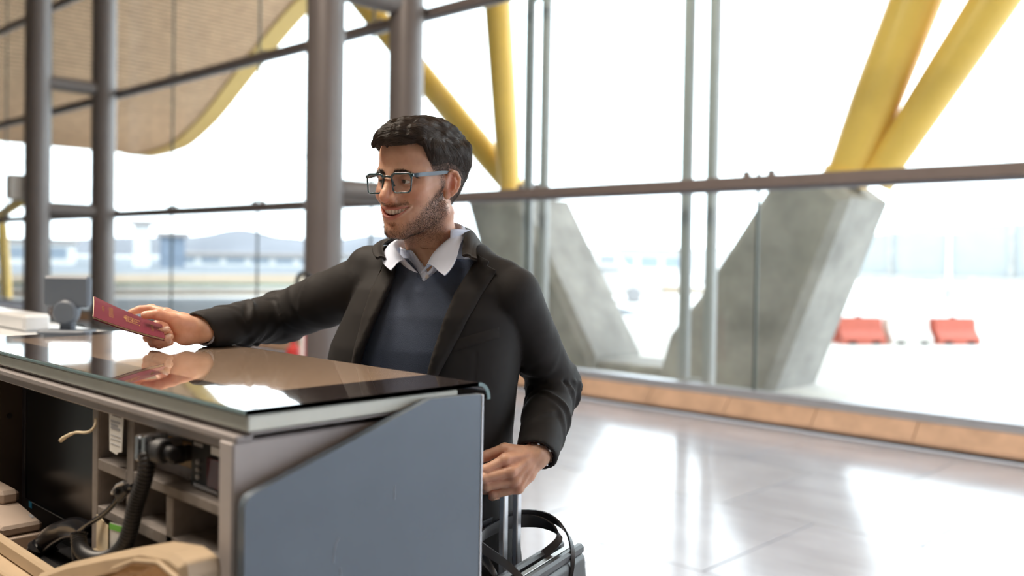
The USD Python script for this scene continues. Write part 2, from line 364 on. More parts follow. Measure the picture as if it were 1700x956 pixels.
patch('grass_verge', [(-34, 8.1), (-26, 27), (-22, 40), (-56.9, 63.9), (-60.2, 27), (-61.9, 8.1)], 0.005, 'dry_grass', 'strip of dry tan grass before the road', 'grass')
patch('taxi_lane', [(-31.5, 8.1), (-23, 28), (-15, 21), (-20.5, 8.1)], 0.004, 'asphalt', 'blue-grey asphalt lane nearest the glass on the left', 'road')
# ---------------------------------------------------------------- materials of the counter
look('counter_glass', (0.055, 0.045, 0.045), rough=0.05, spec=0.9, coat=1.0, coat_rough=0.015, var=0.05, scale=2)
look('counter_tan', (0.55, 0.40, 0.295), rough=0.05, spec=0.9, coat=1.0, coat_rough=0.015, var=0.05, scale=2)
look('glass_edge', (0.20, 0.30, 0.32), rough=0.12, spec=0.8, coat=0.5)
look('strip_pale', (0.74, 0.76, 0.69), rough=0.45, var=0.05, scale=20)
look('mauve_paint', (0.33, 0.30, 0.295), rough=0.5, var=0.10, scale=9, bump=0.05)
look('mauve_light', (0.46, 0.42, 0.41), rough=0.5, var=0.08, scale=9, bump=0.05)
look('mauve_worn', (0.25, 0.22, 0.20), rough=0.6, var=0.22, scale=30, bump=0.08)
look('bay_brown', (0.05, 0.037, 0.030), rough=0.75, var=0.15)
look('panel_blue', (0.125, 0.155, 0.190), rough=0.42, metal=0.25, var=0.10, scale=5, bump=0.04, bscale=250)
look('panel_edge', (0.62, 0.64, 0.68), rough=0.3, metal=0.6)
look('scratch', (0.40, 0.44, 0.50), rough=0.5)
look('black_plastic', (0.012, 0.012, 0.014), rough=0.42, var=0.1)
look('black_gloss', (0.008, 0.008, 0.010), rough=0.2, spec=0.5)
look('screen_black', (0.010, 0.010, 0.012), rough=0.22, spec=0.45)
look('silver_line', (0.55, 0.56, 0.58), rough=0.35, metal=0.7)
look('sticker_cyan', (0.05, 0.42, 0.72), rough=0.5)
look('white_print', (0.82, 0.82, 0.82), rough=0.6)
look('paper', (0.78, 0.77, 0.74), rough=0.8, var=0.03)
look('ink', (0.06, 0.06, 0.07), rough=0.8)
look('cream_plastic', (0.47, 0.36, 0.24), rough=0.45, var=0.08, bump=0.04)
look('beige_plastic', (0.44, 0.35, 0.285), rough=0.5, var=0.06, bump=0.04)
look('bronze_gloss', (0.23, 0.12, 0.05), rough=0.10, metal=0.35, coat=1.0, var=0.2, scale=9)
look('chrome', (0.70, 0.72, 0.75), rough=0.16, metal=1.0)
look('tan_plate', (0.50, 0.34, 0.18), rough=0.5, var=0.1)
look('red_display', (0.075, 0.004, 0.008), rough=0.12, coat=0.6)
look('cream_cord', (0.72, 0.60, 0.42), rough=0.6)
look('green_print', (0.16, 0.52, 0.07), rough=0.5)
look('key_dark', (0.045, 0.046, 0.05), rough=0.5)
look('key_grey', (0.36, 0.36, 0.38), rough=0.5)

U0, U1, VF, VB, ZT = -2.31, -1.05, 0.612, 1.05, 1.32
ctr = thing('check_in_counter', 'check-in counter with dark glass top and blue-grey end panel', 'counter', ((U0 + U1) / 2, (VF + VB) / 2, 0))
CT = np.array([(U0 + U1) / 2, (VF + VB) / 2, 0])
def cobj(name, mesh, mat, smooth=False, label=None, parent=None, kind=None):
    m = mesh.copy(); m.apply_translation(-CT); return obj(name, m, LOOKS[mat], parent or ctr, smooth=smooth, label=label, kind=kind)
def glass_profile(out):
    t = 0.006; R = 0.026
    a = np.linspace(np.pi / 2, 0, 12); c = (VB - R, ZT - R)
    o = [(VF, ZT)] + [(c[0] + R * np.cos(x), c[1] + R * np.sin(x)) for x in a] + [(VB, ZT - 0.029)]
    i = [(VB - t, ZT - 0.029)] + [(c[0] + (R - t) * np.cos(x), c[1] + (R - t) * np.sin(x)) for x in a[::-1]] + [(VF, ZT - t)]
    return sg.Polygon(o + i)
gp = glass_profile(0)
IN = (U0 + 0.085, VF + 0.095, U1 - 0.125, VB - 0.030)
gtop = cobj('glass_top', prism(sg.box(U0, VF, U1, VB - 0.026).difference(sg.box(IN[0], IN[1], IN[2], VB)), ZT - 0.006, ZT, 'xy'), 'counter_glass', label='dark printed border of the polished glass counter top')
cobj('tan_field', span((IN[0], IN[1], ZT - 0.006), (IN[2], VB - 0.026, ZT)), 'counter_tan', parent=gtop, label='tan back-printed middle of the glass top')
bend = gp.intersection(sg.box(VB - 0.026, 0, VB + 1, 2))
cobj('bent_edge', prism(bend, U0, U1 - 0.0025, 'yz'), 'counter_glass', smooth=25, parent=gtop)
e = prism(gp, U1 - 0.0025, U1, 'yz'); cobj('polished_edge', e, 'glass_edge', parent=gtop)
cobj('polished_edge', span((U0, VF - 0.0022, ZT - 0.0058), (U1, VF, ZT - 0.0008), 0.0006), 'glass_edge', parent=gtop)
cobj('edge_strip', cat_([span((U0 + .01, VF + 0.006, 1.2905), (U1 - 0.006, 0.985, 1.3115), 0.002)]), 'strip_pale')
cobj('shelf_plate', span((U0 + .01, VF + 0.012, 1.2855), (U1 - 0.010, 0.992, 1.2895), 0.001), 'mauve_paint')
cobj('fascia', span((U0 + .01, VF - 0.004, 1.2745), (U1 - 0.018, VF + 0.022, 1.2850), 0.002), 'mauve_paint')
cobj('fascia', span((U0 + .01, VF + 0.004, 1.2600), (U1 - 0.028, VF + 0.03, 1.2745), 0.002), 'mauve_paint')
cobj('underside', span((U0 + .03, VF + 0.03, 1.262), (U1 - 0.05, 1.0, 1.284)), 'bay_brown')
cobj('end_wall', span((-1.108, VF - 0.006, 0.0), (-1.072, 0.985, 1.276), 0.003), 'mauve_light')
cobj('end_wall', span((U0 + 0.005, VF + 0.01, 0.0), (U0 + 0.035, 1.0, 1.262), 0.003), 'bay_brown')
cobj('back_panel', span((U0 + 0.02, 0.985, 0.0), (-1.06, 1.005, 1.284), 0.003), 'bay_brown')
cobj('customer_front', span((U0, 1.012, 0.10), (U1, 1.03, 1.255), 0.004), 'panel_blue')
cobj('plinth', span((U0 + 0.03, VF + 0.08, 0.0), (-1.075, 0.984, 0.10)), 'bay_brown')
cobj('cable_hole', cyl((U0 + 0.034, 0.725, 1.14), (U0 + 0.037, 0.725, 1.14), 0.006, 16), 'black_plastic')
# outer end panel, corner cut on the slant and rounded
pp = sg.Polygon([(1.012, 0.0), (1.012, 1.3045), (0.905, 1.3075), (0.6, 1.2135), (0.598, 0.0)]).buffer(-0.02).buffer(0.02)
pp = pp.union(sg.box(0.90, 1.0, 1.012, 1.3045)).buffer(0)
outer = cobj('end_panel', prism(pp, -1.046, -1.030, 'yz'), 'panel_blue', label='blue-grey metal end panel with a slanted upper corner')
cobj('panel_trim', span((-1.0465, 1.0105, 0.0), (-1.0285, 1.0150, 1.3045), 0.001), 'panel_edge', parent=outer)
for z, v in ((0.15, 0.7), (0.15, 0.95), (1.1, 0.72), (1.22, 0.95)):
    cobj('spacer', cyl((-1.072, v, z), (-1.046, v, z), 0.012, 16), 'bay_brown')
for c, r, (a, b) in (((0.745, 1.105), 0.03, (100, 185)), ((0.735, 1.075), 0.035, (-40, 30)), ((0.845, 1.18), 0.02, (150, 210))):
    t = np.radians(np.linspace(a, b, 12)); cobj('scratch', tube(np.c_[np.full(12, -1.0298), c[0] + 0.35 * r * np.cos(t), c[1] + r * np.sin(t)], 0.0006, 6), 'scratch', parent=outer)

# pigeonhole rack in the staff side
rack = cobj('pigeonhole_rack', cat_([span((-1.568, .632, .86), (-1.545, .66, 1.262)), span((-1.568, .632, 1.254), (-1.108, .66, 1.262))]), 'mauve_worn', label='grey pigeonhole rack under the counter top')
def rk(lo, hi, mat='mauve_worn'): cobj('board', span(lo, hi, 0.0015), mat, parent=rack)
rk((-1.568, .628, .86), (-1.546, .93, 1.258)); rk((-1.435, .628, .86), (-1.411, .93, 1.258))
rk((-1.545, .628, 1.158), (-1.435, .93, 1.176)); rk((-1.411, .628, 1.162), (-1.108, .93, 1.178))
rk((-1.545, .628, 1.082), (-1.435, .93, 1.098)); rk((-1.411, .628, 1.085), (-1.108, .93, 1.104))
rk((-1.300, .628, .86), (-1.279, .93, 1.162))
rk((-1.568, .628, 1.000), (-1.108, .93, 1.016))
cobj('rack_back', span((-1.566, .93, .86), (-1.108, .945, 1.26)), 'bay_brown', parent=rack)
cobj('device_plate', span((-1.411, .664, 1.178), (-1.108, .674, 1.258), 0.001), 'mauve_paint', parent=rack)
cobj('worktop', span((U0 + 0.036, 0.60, 0.865), (-1.108, 0.985, 0.90), 0.004), 'beige_plastic', label='beige work surface inside the counter')

# ---------------------------------------------------------------- things in the staff bay
mon = thing('monitor', 'black flat monitor standing in the counter bay, cyan sticker below its screen', 'monitor', (-1.955, 0.75, 0.90))
O_ = np.array([-1.955, 0.75, 0.90])
def part(root, O, name, mesh, mat, smooth=False, label=None, parent=None):
    m = mesh.copy(); m.apply_translation(-np.array(O, float)); return obj(name, m, LOOKS[mat], parent or root, smooth=smooth, label=label)
scr = part(mon, O_, 'casing', span((-2.225, .742, .925), (-1.69, .775, 1.2245), 0.004), 'black_plastic')
part(mon, O_, 'bezel', cat_([span((-2.225, .736, .905), (-1.69, .743, .962), .001), span((-2.225, .736, 1.208), (-1.69, .743, 1.2245), .001), span((-2.225, .736, .962), (-2.208, .743, 1.208), .001), span((-1.707, .736, .962), (-1.69, .743, 1.208), .001)]), 'black_plastic')
part(mon, O_, 'screen', span((-2.209, .7405, .961), (-1.706, .7415, 1.209)), 'screen_black')
part(mon, O_, 'chrome_line', span((-2.165, .7352, .9615), (-1.69, .7362, .9635)), 'silver_line')
part(mon, O_, 'sticker', span((-2.178, .7350, .949), (-2.160, .7358, .9625)), 'sticker_cyan', label='small cyan sticker')
part(mon, O_, 'stand', cat_([span((-2.0, .775, .905), (-1.91, .80, 1.1), .004), span((-2.08, .70, .9005), (-1.83, .88, .912), .004)]), 'black_plastic')

dev = thing('control_box', 'black control box with a dark red display in the right pigeonhole', 'device', (-1.195, 0.655, 1.178))
O_ = (-1.195, 0.655, 1.178)
part(dev, O_, 'housing', span((-1.262, .646, 1.1785), (-1.112, .6635, 1.250), 0.003), 'black_plastic')
part(dev, O_, 'display', span((-1.208, .6425, 1.189), (-1.135, .6465, 1.231), 0.001), 'red_display')
for z, w in ((1.2435, .026), (1.184, .07)): part(dev, O_, 'nameplate', span((-1.250, .6445, z - .0025), (-1.250 + w, .6462, z + .0025)), 'key_grey')
part(dev, O_, 'label_plate', span((-1.200, .6445, 1.236), (-1.150, .6462, 1.247)), 'white_print')
for z in (1.197, 1.208, 1.219): part(dev, O_, 'button', cyl((-1.237, .6465, z), (-1.237, .642, z), .0035, 14, bevel=.001), 'key_grey', smooth=30)

pl = thing('knob_plate', 'tan plate with a black knob and keyhole beside the control box', 'switch', (-1.33, 0.664, 1.19))
O_ = (-1.33, 0.664, 1.19)
part(pl, O_, 'plate', span((-1.372, .659, 1.198), (-1.268, .6635, 1.236), .001), 'tan_plate')
part(pl, O_, 'knob', lathe([(0, -.032), (.011, -.032), (.0135, -.029), (.0135, -.012), (.012, -.011), (.012, 0), (0, 0)], 28).apply_transform(np.vstack([np.c_[np.array([[1, 0, 0], [0, 0, 1], [0, 1, 0.]]), [-1.290, .659, 1.2215]], [0, 0, 0, 1]])), 'black_plastic', smooth=30)
part(pl, O_, 'knob_cap', cyl((-1.290, .6265, 1.2215), (-1.290, .6245, 1.2215), .0075, 20, bevel=.0008), 'silver_line', smooth=30)

mic = thing('hose_holder', 'chrome clip and round black disc holding the corrugated hose', 'holder', (-1.30, 0.655, 1.20))
O_ = (-1.30, 0.655, 1.20)
part(mic, O_, 'clip', cat_([span((-1.327, .592, 1.214), (-1.319, .630, 1.252), .002), span((-1.305, .592, 1.216), (-1.297, .630, 1.254), .002), span((-1.331, .622, 1.214), (-1.301, .630, 1.246), .002)]), 'chrome', label='chrome clip')
part(mic, O_, 'clip_screw', cyl((-1.338, .606, 1.243), (-1.292, .606, 1.243), .004, 14), 'chrome', smooth=30)
part(mic, O_, 'disc', cyl((-1.272, .600, 1.236), (-1.256, .606, 1.236), .0175, 32, bevel=.002), 'key_dark', smooth=30)
part(mic, O_, 'stem', cyl((-1.300, .604, 1.236), (-1.238, .61, 1.234), .0105, 24, bevel=.002), 'black_plastic', smooth=30)
part(mic, O_, 'mount', span((-1.322, .630, 1.226), (-1.310, .6585, 1.242), .002), 'key_grey')

hp = smooth_path([(-1.306, .600, 1.228), (-1.3102, .598, 1.1838), (-1.3274, .596, 1.1522), (-1.3389, .594, 1.1177), (-1.3546, .592, 1.0872), (-1.3835, .590, 1.0633), (-1.4377, .590, 1.0421), (-1.4975, .592, 1.0340), (-1.5363, .596, 1.0423), (-1.549, .60, 1.0563)], 260)
hr = 0.0105 + 0.0020 * np.abs(np.sin(np.arange(260) * np.pi / 4.0))
t = thing('corrugated_hose', 'black corrugated hose looping down from the chrome clip', 'hose', tuple(hp[0]))
part(t, hp[0], 'hose', tube(hp, hr, 16), 'black_plastic', smooth=25)
part(t, hp[0], 'end_sleeve', tube(hp[-3:] + 0.0, .0135, 16), 'black_gloss', smooth=25)

bm = smooth_path([(-1.3851, .616, 1.1613), (-1.4148, .614, 1.1446), (-1.4453, .612, 1.1217), (-1.5045, .61, 1.0865), (-1.56, .61, 1.060), (-1.5872, .61, 1.040), (-1.590, .61, 1.00)], 40)
t = thing('boom_microphone', 'thin black bent boom with a small clamp leaning across the pigeonholes', 'microphone', tuple(bm[0]))
part(t, bm[0], 'boom', tube(bm, .0042, 12), 'black_gloss', smooth=30)
part(t, bm[0], 'clamp', cat_([turned(box((0, 0, 0), (.04, .012, .016), .003), rot((0, 1, 0), -35), (-1.415, .614, 1.146)), cyl((-1.42, .602, 1.148), (-1.42, .622, 1.148), .005, 12)]), 'black_plastic')
part(t, bm[0], 'clamp_lever', tube([(-1.390, .606, 1.168), (-1.417, .606, 1.158), (-1.435, .606, 1.143)], .003, 10), 'silver_line', smooth=30)

ph = smooth_path([(-1.835, .645, .960), (-1.785, .642, .990), (-1.715, .640, 1.018), (-1.645, .638, 1.034), (-1.60, .636, 1.030)], 30)
t = thing('telephone_handset', 'glossy black telephone handset lying behind the beige tray', 'telephone', tuple(ph[0]))
part(t, ph[0], 'grip', tube(ph, np.r_[np.linspace(.016, .012, 15), np.linspace(.012, .015, 15)], 18, flat=1.5), 'black_gloss', smooth=30)
part(t, ph[0], 'earpiece', cyl((-1.832, .645, .966), (-1.842, .642, .935), .026, 24, bevel=.006), 'black_gloss', smooth=30)
part(t, ph[0], 'mouthpiece', cyl((-1.605, .636, 1.030), (-1.603, .632, .995), .022, 24, bevel=.006), 'black_gloss', smooth=30)
part(t, ph[0], 'cradle', span((-1.84, .625, .9005), (-1.585, .725, .950), .012), 'black_plastic')
part(t, ph[0], 'coil_cord', tube(np.c_[-1.60 + .05 * np.linspace(0, 1, 200) + 0, -.0 + .640 + .012 * np.cos(np.linspace(0, 70, 200)), .985 + .010 * np.sin(np.linspace(0, 70, 200)) - .03 * np.linspace(0, 1, 200)], .0022, 8), 'black_plastic', smooth=30)

t = thing('paper_holder', 'folded cream paper holder with a green band standing in the lower pigeonhole', 'holder', (-1.50, .60, 1.017))
O_ = (-1.50, .60, 1.017)
part(t, O_, 'left_leaf', turned(box((0, 0, 0), (.078, .0015, .055)), rot((0, 0, 1), -10), (-1.498, .617, 1.058)), 'cream_cord')
rl = part(t, O_, 'right_leaf', turned(box((0, 0, 0), (.056, .0015, .062)), rot((0, 0, 1), 10), (-1.431, .618, 1.060)), 'paper')
part(t, O_, 'green_band', turned(box((0, -.0012, .025), (.056, .001, .009)), rot((0, 0, 1), 10), (-1.431, .618, 1.060)), 'green_print', parent=rl)
part(t, O_, 'foot', span((-1.536, .610, 1.0165), (-1.404, .627, 1.030)), 'cream_cord')

t = thing('baggage_tag', 'white baggage tag with printed barcode hanging at the rack', 'tag', (-1.455, .618, 1.272))
O_ = (-1.455, .618, 1.272)
tg = part(t, O_, 'slip', prism([(-1.482, 1.274), (-1.428, 1.277), (-1.434, 1.205), (-1.446, 1.203), (-1.452, 1.198), (-1.479, 1.201)], .6195, .6205), 'paper')
bars = [span((-1.468 + .0033 * k, .6188, 1.258), (-1.468 + .0033 * k + (.0012 if k % 3 else .0021), .6195, 1.266)) for k in range(10)]
part(t, O_, 'barcode', cat_(bars), 'ink', parent=tg).SetCustomDataByKey('kind', 'stuff')
for z, w in ((1.2475, .034), (1.242, .026), (1.237, .034), (1.227, .036), (1.221, .036), (1.213, .034)): part(t, O_, 'print_line', span((-1.474, .6188, z), (-1.474 + w, .6195, z + (.0035 if z > 1.235 else .0006))), 'key_grey', parent=tg)

wp = smooth_path([(-1.545, .624, 1.242), (-1.538, .615, 1.226), (-1.545, .612, 1.222), (-1.575, .605, 1.218), (-1.595, .60, 1.211), (-1.612, .597, 1.203), (-1.618, .596, 1.199)], 30)
t = obj('cable_tie', tube(wp, np.r_[np.full(20, .0022), np.full(6, .003), np.full(4, .0036)], 10), LOOKS['cream_cord'], smooth=30, label='curled cream cable tie sticking out from the rack edge', cat='cable tie')

# cream machines at the front of the bay
t = thing('ticket_printer', 'cream rounded ticket printer with a glossy bronze window', 'printer', (-1.31, .50, 0.0))
O_ = (-1.31, .50, 0.0)
def printer_top(dz): return sg.Polygon([(-1.560, .62), (-1.560, 1.000 + dz), (-1.43, 1.050 + dz), (-1.2975, 1.094 + dz), (-1.18, 1.130 + dz), (-1.10, 1.142 + dz), (-1.068, 1.138 + dz), (-1.062, 1.12 + dz), (-1.062, .62)]).buffer(-.010).buffer(.010)
part(t, O_, 'rear_housing', slabbed(list(printer_top(0).exterior.coords)[:-1], .535, .590, .008), 'cream_plastic', smooth=35)
part(t, O_, 'front_housing', slabbed(list(printer_top(-.055).exterior.coords)[:-1], .40, .5345, .012), 'cream_plastic', smooth=35)
us_w = np.linspace(-1.295, -1.066, 26); arc = np.interp(us_w, [-1.295, -1.2487, -1.1851, -1.1176, -1.066], [1.050, 1.086, 1.112, 1.126, 1.118])
low_w = np.interp(us_w, [-1.295, -1.2, -1.066], [1.035, 1.040, 1.062])
pane = np.array([np.c_[us_w, np.full(26, .533 - .10 * s), arc * (1 - s) + low_w * s + .012 * math.sin(math.pi * s)] for s in np.linspace(0, 1, 8)])
part(t, O_, 'window', sheet(pane, .003), 'bronze_gloss', smooth=40, label='glossy bronze window')
part(t, O_, 'window_rim', tube(pane[0] + [0, -.002, .002], .0035, 10), 'cream_plastic', smooth=30)
part(t, O_, 'pedestal', span((-1.45, .44, 0.0), (-1.15, .56, .62), .006), 'beige_plastic')
t = thing('paper_tray', 'cream tray with a raised rim at the lower left of the bay', 'tray', (-1.78, .50, .86))
O_ = (-1.78, .50, .86)
part(t, O_, 'tray_floor', span((-2.20, .36, .93), (-1.566, .588, .955), .004), 'cream_plastic')
part(t, O_, 'rim', span((-2.20, .575, .955), (-1.566, .592, .984), .004), 'cream_plastic')
part(t, O_, 'rim', span((-2.20, .535, .955), (-1.62, .545, .966), .003), 'cream_plastic')
part(t, O_, 'tray_foot', span((-2.15, .40, .0), (-1.60, .56, .93), .004), 'beige_plastic')
t = thing('card_reader', 'pale pinkish-beige card reader at the left edge of the bay', 'card reader', (-2.05, .67, .90))
O_ = (-2.05, .67, .90)
cr = part(t, O_, 'base', prism(sg.Polygon([(-2.19, .9005), (-1.985, .9005), (-1.972, .945), (-2.19, .945)]).buffer(-.004).buffer(.004), .62, .695), 'beige_plastic', smooth=30)
part(t, O_, 'lid', turned(box((0, 0, 0), (.20, .08, .022), .006), rot((0, 1, 0), 6), (-2.085, .657, .966)), 'beige_plastic')
part(t, O_, 'logo_plate', turned(box((.065, .02, .0115), (.022, .006, .001)), rot((0, 1, 0), 6), (-2.085, .667, .966)), 'key_grey')
part(t, O_, 'head', box((-2.17, .675, .993), (.12, .04, .03), .008), 'beige_plastic')
# ---------------------------------------------------------------- implicit modelling: signed distances -> surface nets
def smin(a, b, k):
    h = np.clip(0.5 + 0.5 * (b - a) / k, 0, 1); return b + (a - b) * h - k * h * (1 - h)
def smax(a, b, k): return -smin(-a, -b, k)
def ell(p, c, r):
    q = (p - np.array(c)) / np.array(r); k0 = np.linalg.norm(q, axis=1); k1 = np.linalg.norm(q / np.array(r), axis=1)
    return k0 * (k0 - 1.0) / np.maximum(k1, 1e-9)
def sph(p, c, r): return np.linalg.norm(p - np.array(c), axis=1) - r
def cone(p, a, b, r0, r1=None):
    """capsule with a radius that runs from r0 to r1"""
    a, b = np.array(a, float), np.array(b, float); r1 = r0 if r1 is None else r1
    d = b - a; t = np.clip(((p - a) @ d) / max(d @ d, 1e-12), 0, 1)
    return np.linalg.norm(p - a - t[:, None] * d, axis=1) - (r0 + (r1 - r0) * t)
def chain(p, pts, r, k=0.0):
    r = np.broadcast_to(np.array(r, float), (len(pts),)); out = None
    for i in range(len(pts) - 1):
        d = cone(p, pts[i], pts[i + 1], r[i], r[i + 1]); out = d if out is None else (smin(out, d, k) if k else np.minimum(out, d))
    return out
def mesh_sdf(f, lo, hi, h, blk=8, margin=1.3):
    lo = np.array(lo, float); n = np.ceil((np.array(hi) - lo) / h / blk).astype(int); N = n * blk + 1
    bc = np.stack(np.meshgrid(*[lo[i] + (np.arange(n[i]) + 0.5) * blk * h for i in range(3)], indexing='ij'), -1).reshape(-1, 3)
    d = f(bc); keep = np.abs(d) < blk * h * 0.87 * margin + h
    G = np.empty(N, np.float32); big = np.where(d < 0, -1.0, 1.0).reshape(n)
    G[:] = np.pad(np.repeat(np.repeat(np.repeat(big, blk, 0), blk, 1), blk, 2), [(0, 1)] * 3, mode='edge')
    idx = np.stack(np.unravel_index(np.nonzero(keep)[0], n), 1)
    loc = np.stack(np.meshgrid(*[np.arange(blk + 1)] * 3, indexing='ij'), -1).reshape(-1, 3)
    for s in range(0, len(idx), 400):
        g = (idx[s:s + 400, None, :] * blk + loc[None]).reshape(-1, 3)
        G[g[:, 0], g[:, 1], g[:, 2]] = f(lo + g * h)
    S = G < 0
    cnt = sum(S[a:N[0] - 1 + a, b:N[1] - 1 + b, c:N[2] - 1 + c].astype(np.int8) for a in (0, 1) for b in (0, 1) for c in (0, 1))
    cells = np.argwhere((cnt > 0) & (cnt < 8)); cid = -np.ones(N - 1, np.int64); cid[tuple(cells.T)] = np.arange(len(cells))
    acc = np.zeros((len(cells), 3)); num = np.zeros(len(cells))
    cr = np.array([(a, b, c) for a in (0, 1) for b in (0, 1) for c in (0, 1)])
    for i in range(8):
        for j in range(i + 1, 8):
            if np.abs(cr[i] - cr[j]).sum() != 1: continue
            A, B = cells + cr[i], cells + cr[j]; ga, gb = G[tuple(A.T)], G[tuple(B.T)]
            x = (ga < 0) != (gb < 0); t = np.where(x, ga / np.where(x, ga - gb, 1), 0)
            acc += np.where(x[:, None], cr[i] + t[:, None] * (cr[j] - cr[i]), 0); num += x
    V = lo + (cells + acc / num[:, None]) * h
    Fs = []
    for ax in range(3):
        e = np.zeros(3, int); e[ax] = 1; o1, o2 = np.zeros(3, int), np.zeros(3, int); o1[(ax + 1) % 3] = 1; o2[(ax + 2) % 3] = 1
        sl0 = [slice(1, N[i] - 1) for i in range(3)]; sl1 = list(sl0); sl0[ax] = slice(0, N[ax] - 1); sl1[ax] = slice(1, N[ax])
        a, b = S[tuple(sl0)], S[tuple(sl1)]; E = np.argwhere(a != b); 
        if not len(E): continue
        off = np.ones(3, int); off[ax] = 0; E = E + off
        inside = S[tuple(E.T)]
        q = np.stack([cid[tuple((E - o).T)] for o in (o1 + o2, o2, 0 * o1, o1)], 1)
        q[~inside] = q[~inside][:, ::-1]
        q = q[(q >= 0).all(1)]
        Fs += [q[:, [0, 1, 2]], q[:, [0, 2, 3]]]
    m = trimesh.Trimesh(V, np.vstack(Fs), process=False)
    if m.volume < 0: m.invert()
    return m
def grad(f, p, e=1e-3):
    g = np.stack([f(p + np.eye(3)[i] * e) - f(p - np.eye(3)[i] * e) for i in range(3)], 1)
    return g / np.maximum(np.linalg.norm(g, axis=1, keepdims=True), 1e-9)
def euler(yaw, pitch, roll):
    return rot((0, 0, 1), yaw) @ rot((1, 0, 0), pitch) @ rot((0, 1, 0), roll)
# ---------------------------------------------------------------- the man: head (local frame: x his left, y back, z up)
HEAD_O, HEAD_R, HEAD_S = np.array([-1.457, 1.242, 1.683]), euler(9.0, 6.0, 2.2), 0.972
def to_world(p): return HEAD_O + (np.asarray(p, float) * HEAD_S) @ HEAD_R.T
def to_head(w): return ((w - HEAD_O) @ HEAD_R) / HEAD_S
def z_up(x): return -0.0655 + 0.0070 * (x / 0.039) ** 2
def z_lo(x): return -0.0772 + 0.0180 * (x / 0.039) ** 2
def y_mouth(x): return -0.0985 + 0.0180 * (np.abs(x) / 0.039) ** 2
EYE_C, EYE_R = (0.0302, -0.0745, -0.0045), 0.0122
def cranium(p):
    return smin(ell(p, (0, 0.012, 0.034), (0.0755, 0.097, 0.083)), ell(p, (0, 0.045, 0.005), (0.066, 0.062, 0.075)), 0.03)
def ear(q):
    """q: mirrored so that the ear is at +x"""
    c = np.array([0.0770, 0.006, -0.0145]); R = rot((0, 0, 1), -24.0) @ rot((1, 0, 0), -8.0)
    e = (q - c) @ R / 0.90
    plate = ell(e, (0.0, 0.003, 0.0), (0.0055, 0.0175, 0.0290))
    plate = smin(plate, ell(e, (0.000, -0.006, -0.027), (0.0055, 0.0085, 0.0105)), 0.008)
    rim = [(0.003, -0.012, 0.006), (0.005, -0.010, 0.020), (0.006, -0.001, 0.0285), (0.0065, 0.010, 0.0255), (0.007, 0.0175, 0.014), (0.007, 0.0185, 0.0), (0.006, 0.014, -0.014), (0.004, 0.006, -0.024)]
    hel = chain(e, rim, [0.003, 0.0038, 0.0042, 0.0043, 0.0043, 0.004, 0.0038, 0.004], 0.003)
    anti = chain(e, [(0.005, 0.004, 0.018), (0.0065, 0.0085, 0.006), (0.006, 0.008, -0.008), (0.0045, 0.002, -0.016)], 0.0034, 0.003)
    d = smin(plate, hel, 0.004); d = smin(d, anti, 0.004)
    d = smax(d, -ell(e, (0.0085, -0.001, -0.004), (0.0075, 0.0075, 0.0125)), 0.003)
    d = smax(d, -ell(e, (0.0085, 0.0025, 0.0205), (0.004, 0.005, 0.004)), 0.003)
    d = smin(d, ell(e, (0.0045, -0.011, -0.007), (0.004, 0.004, 0.006)), 0.003)
    return d
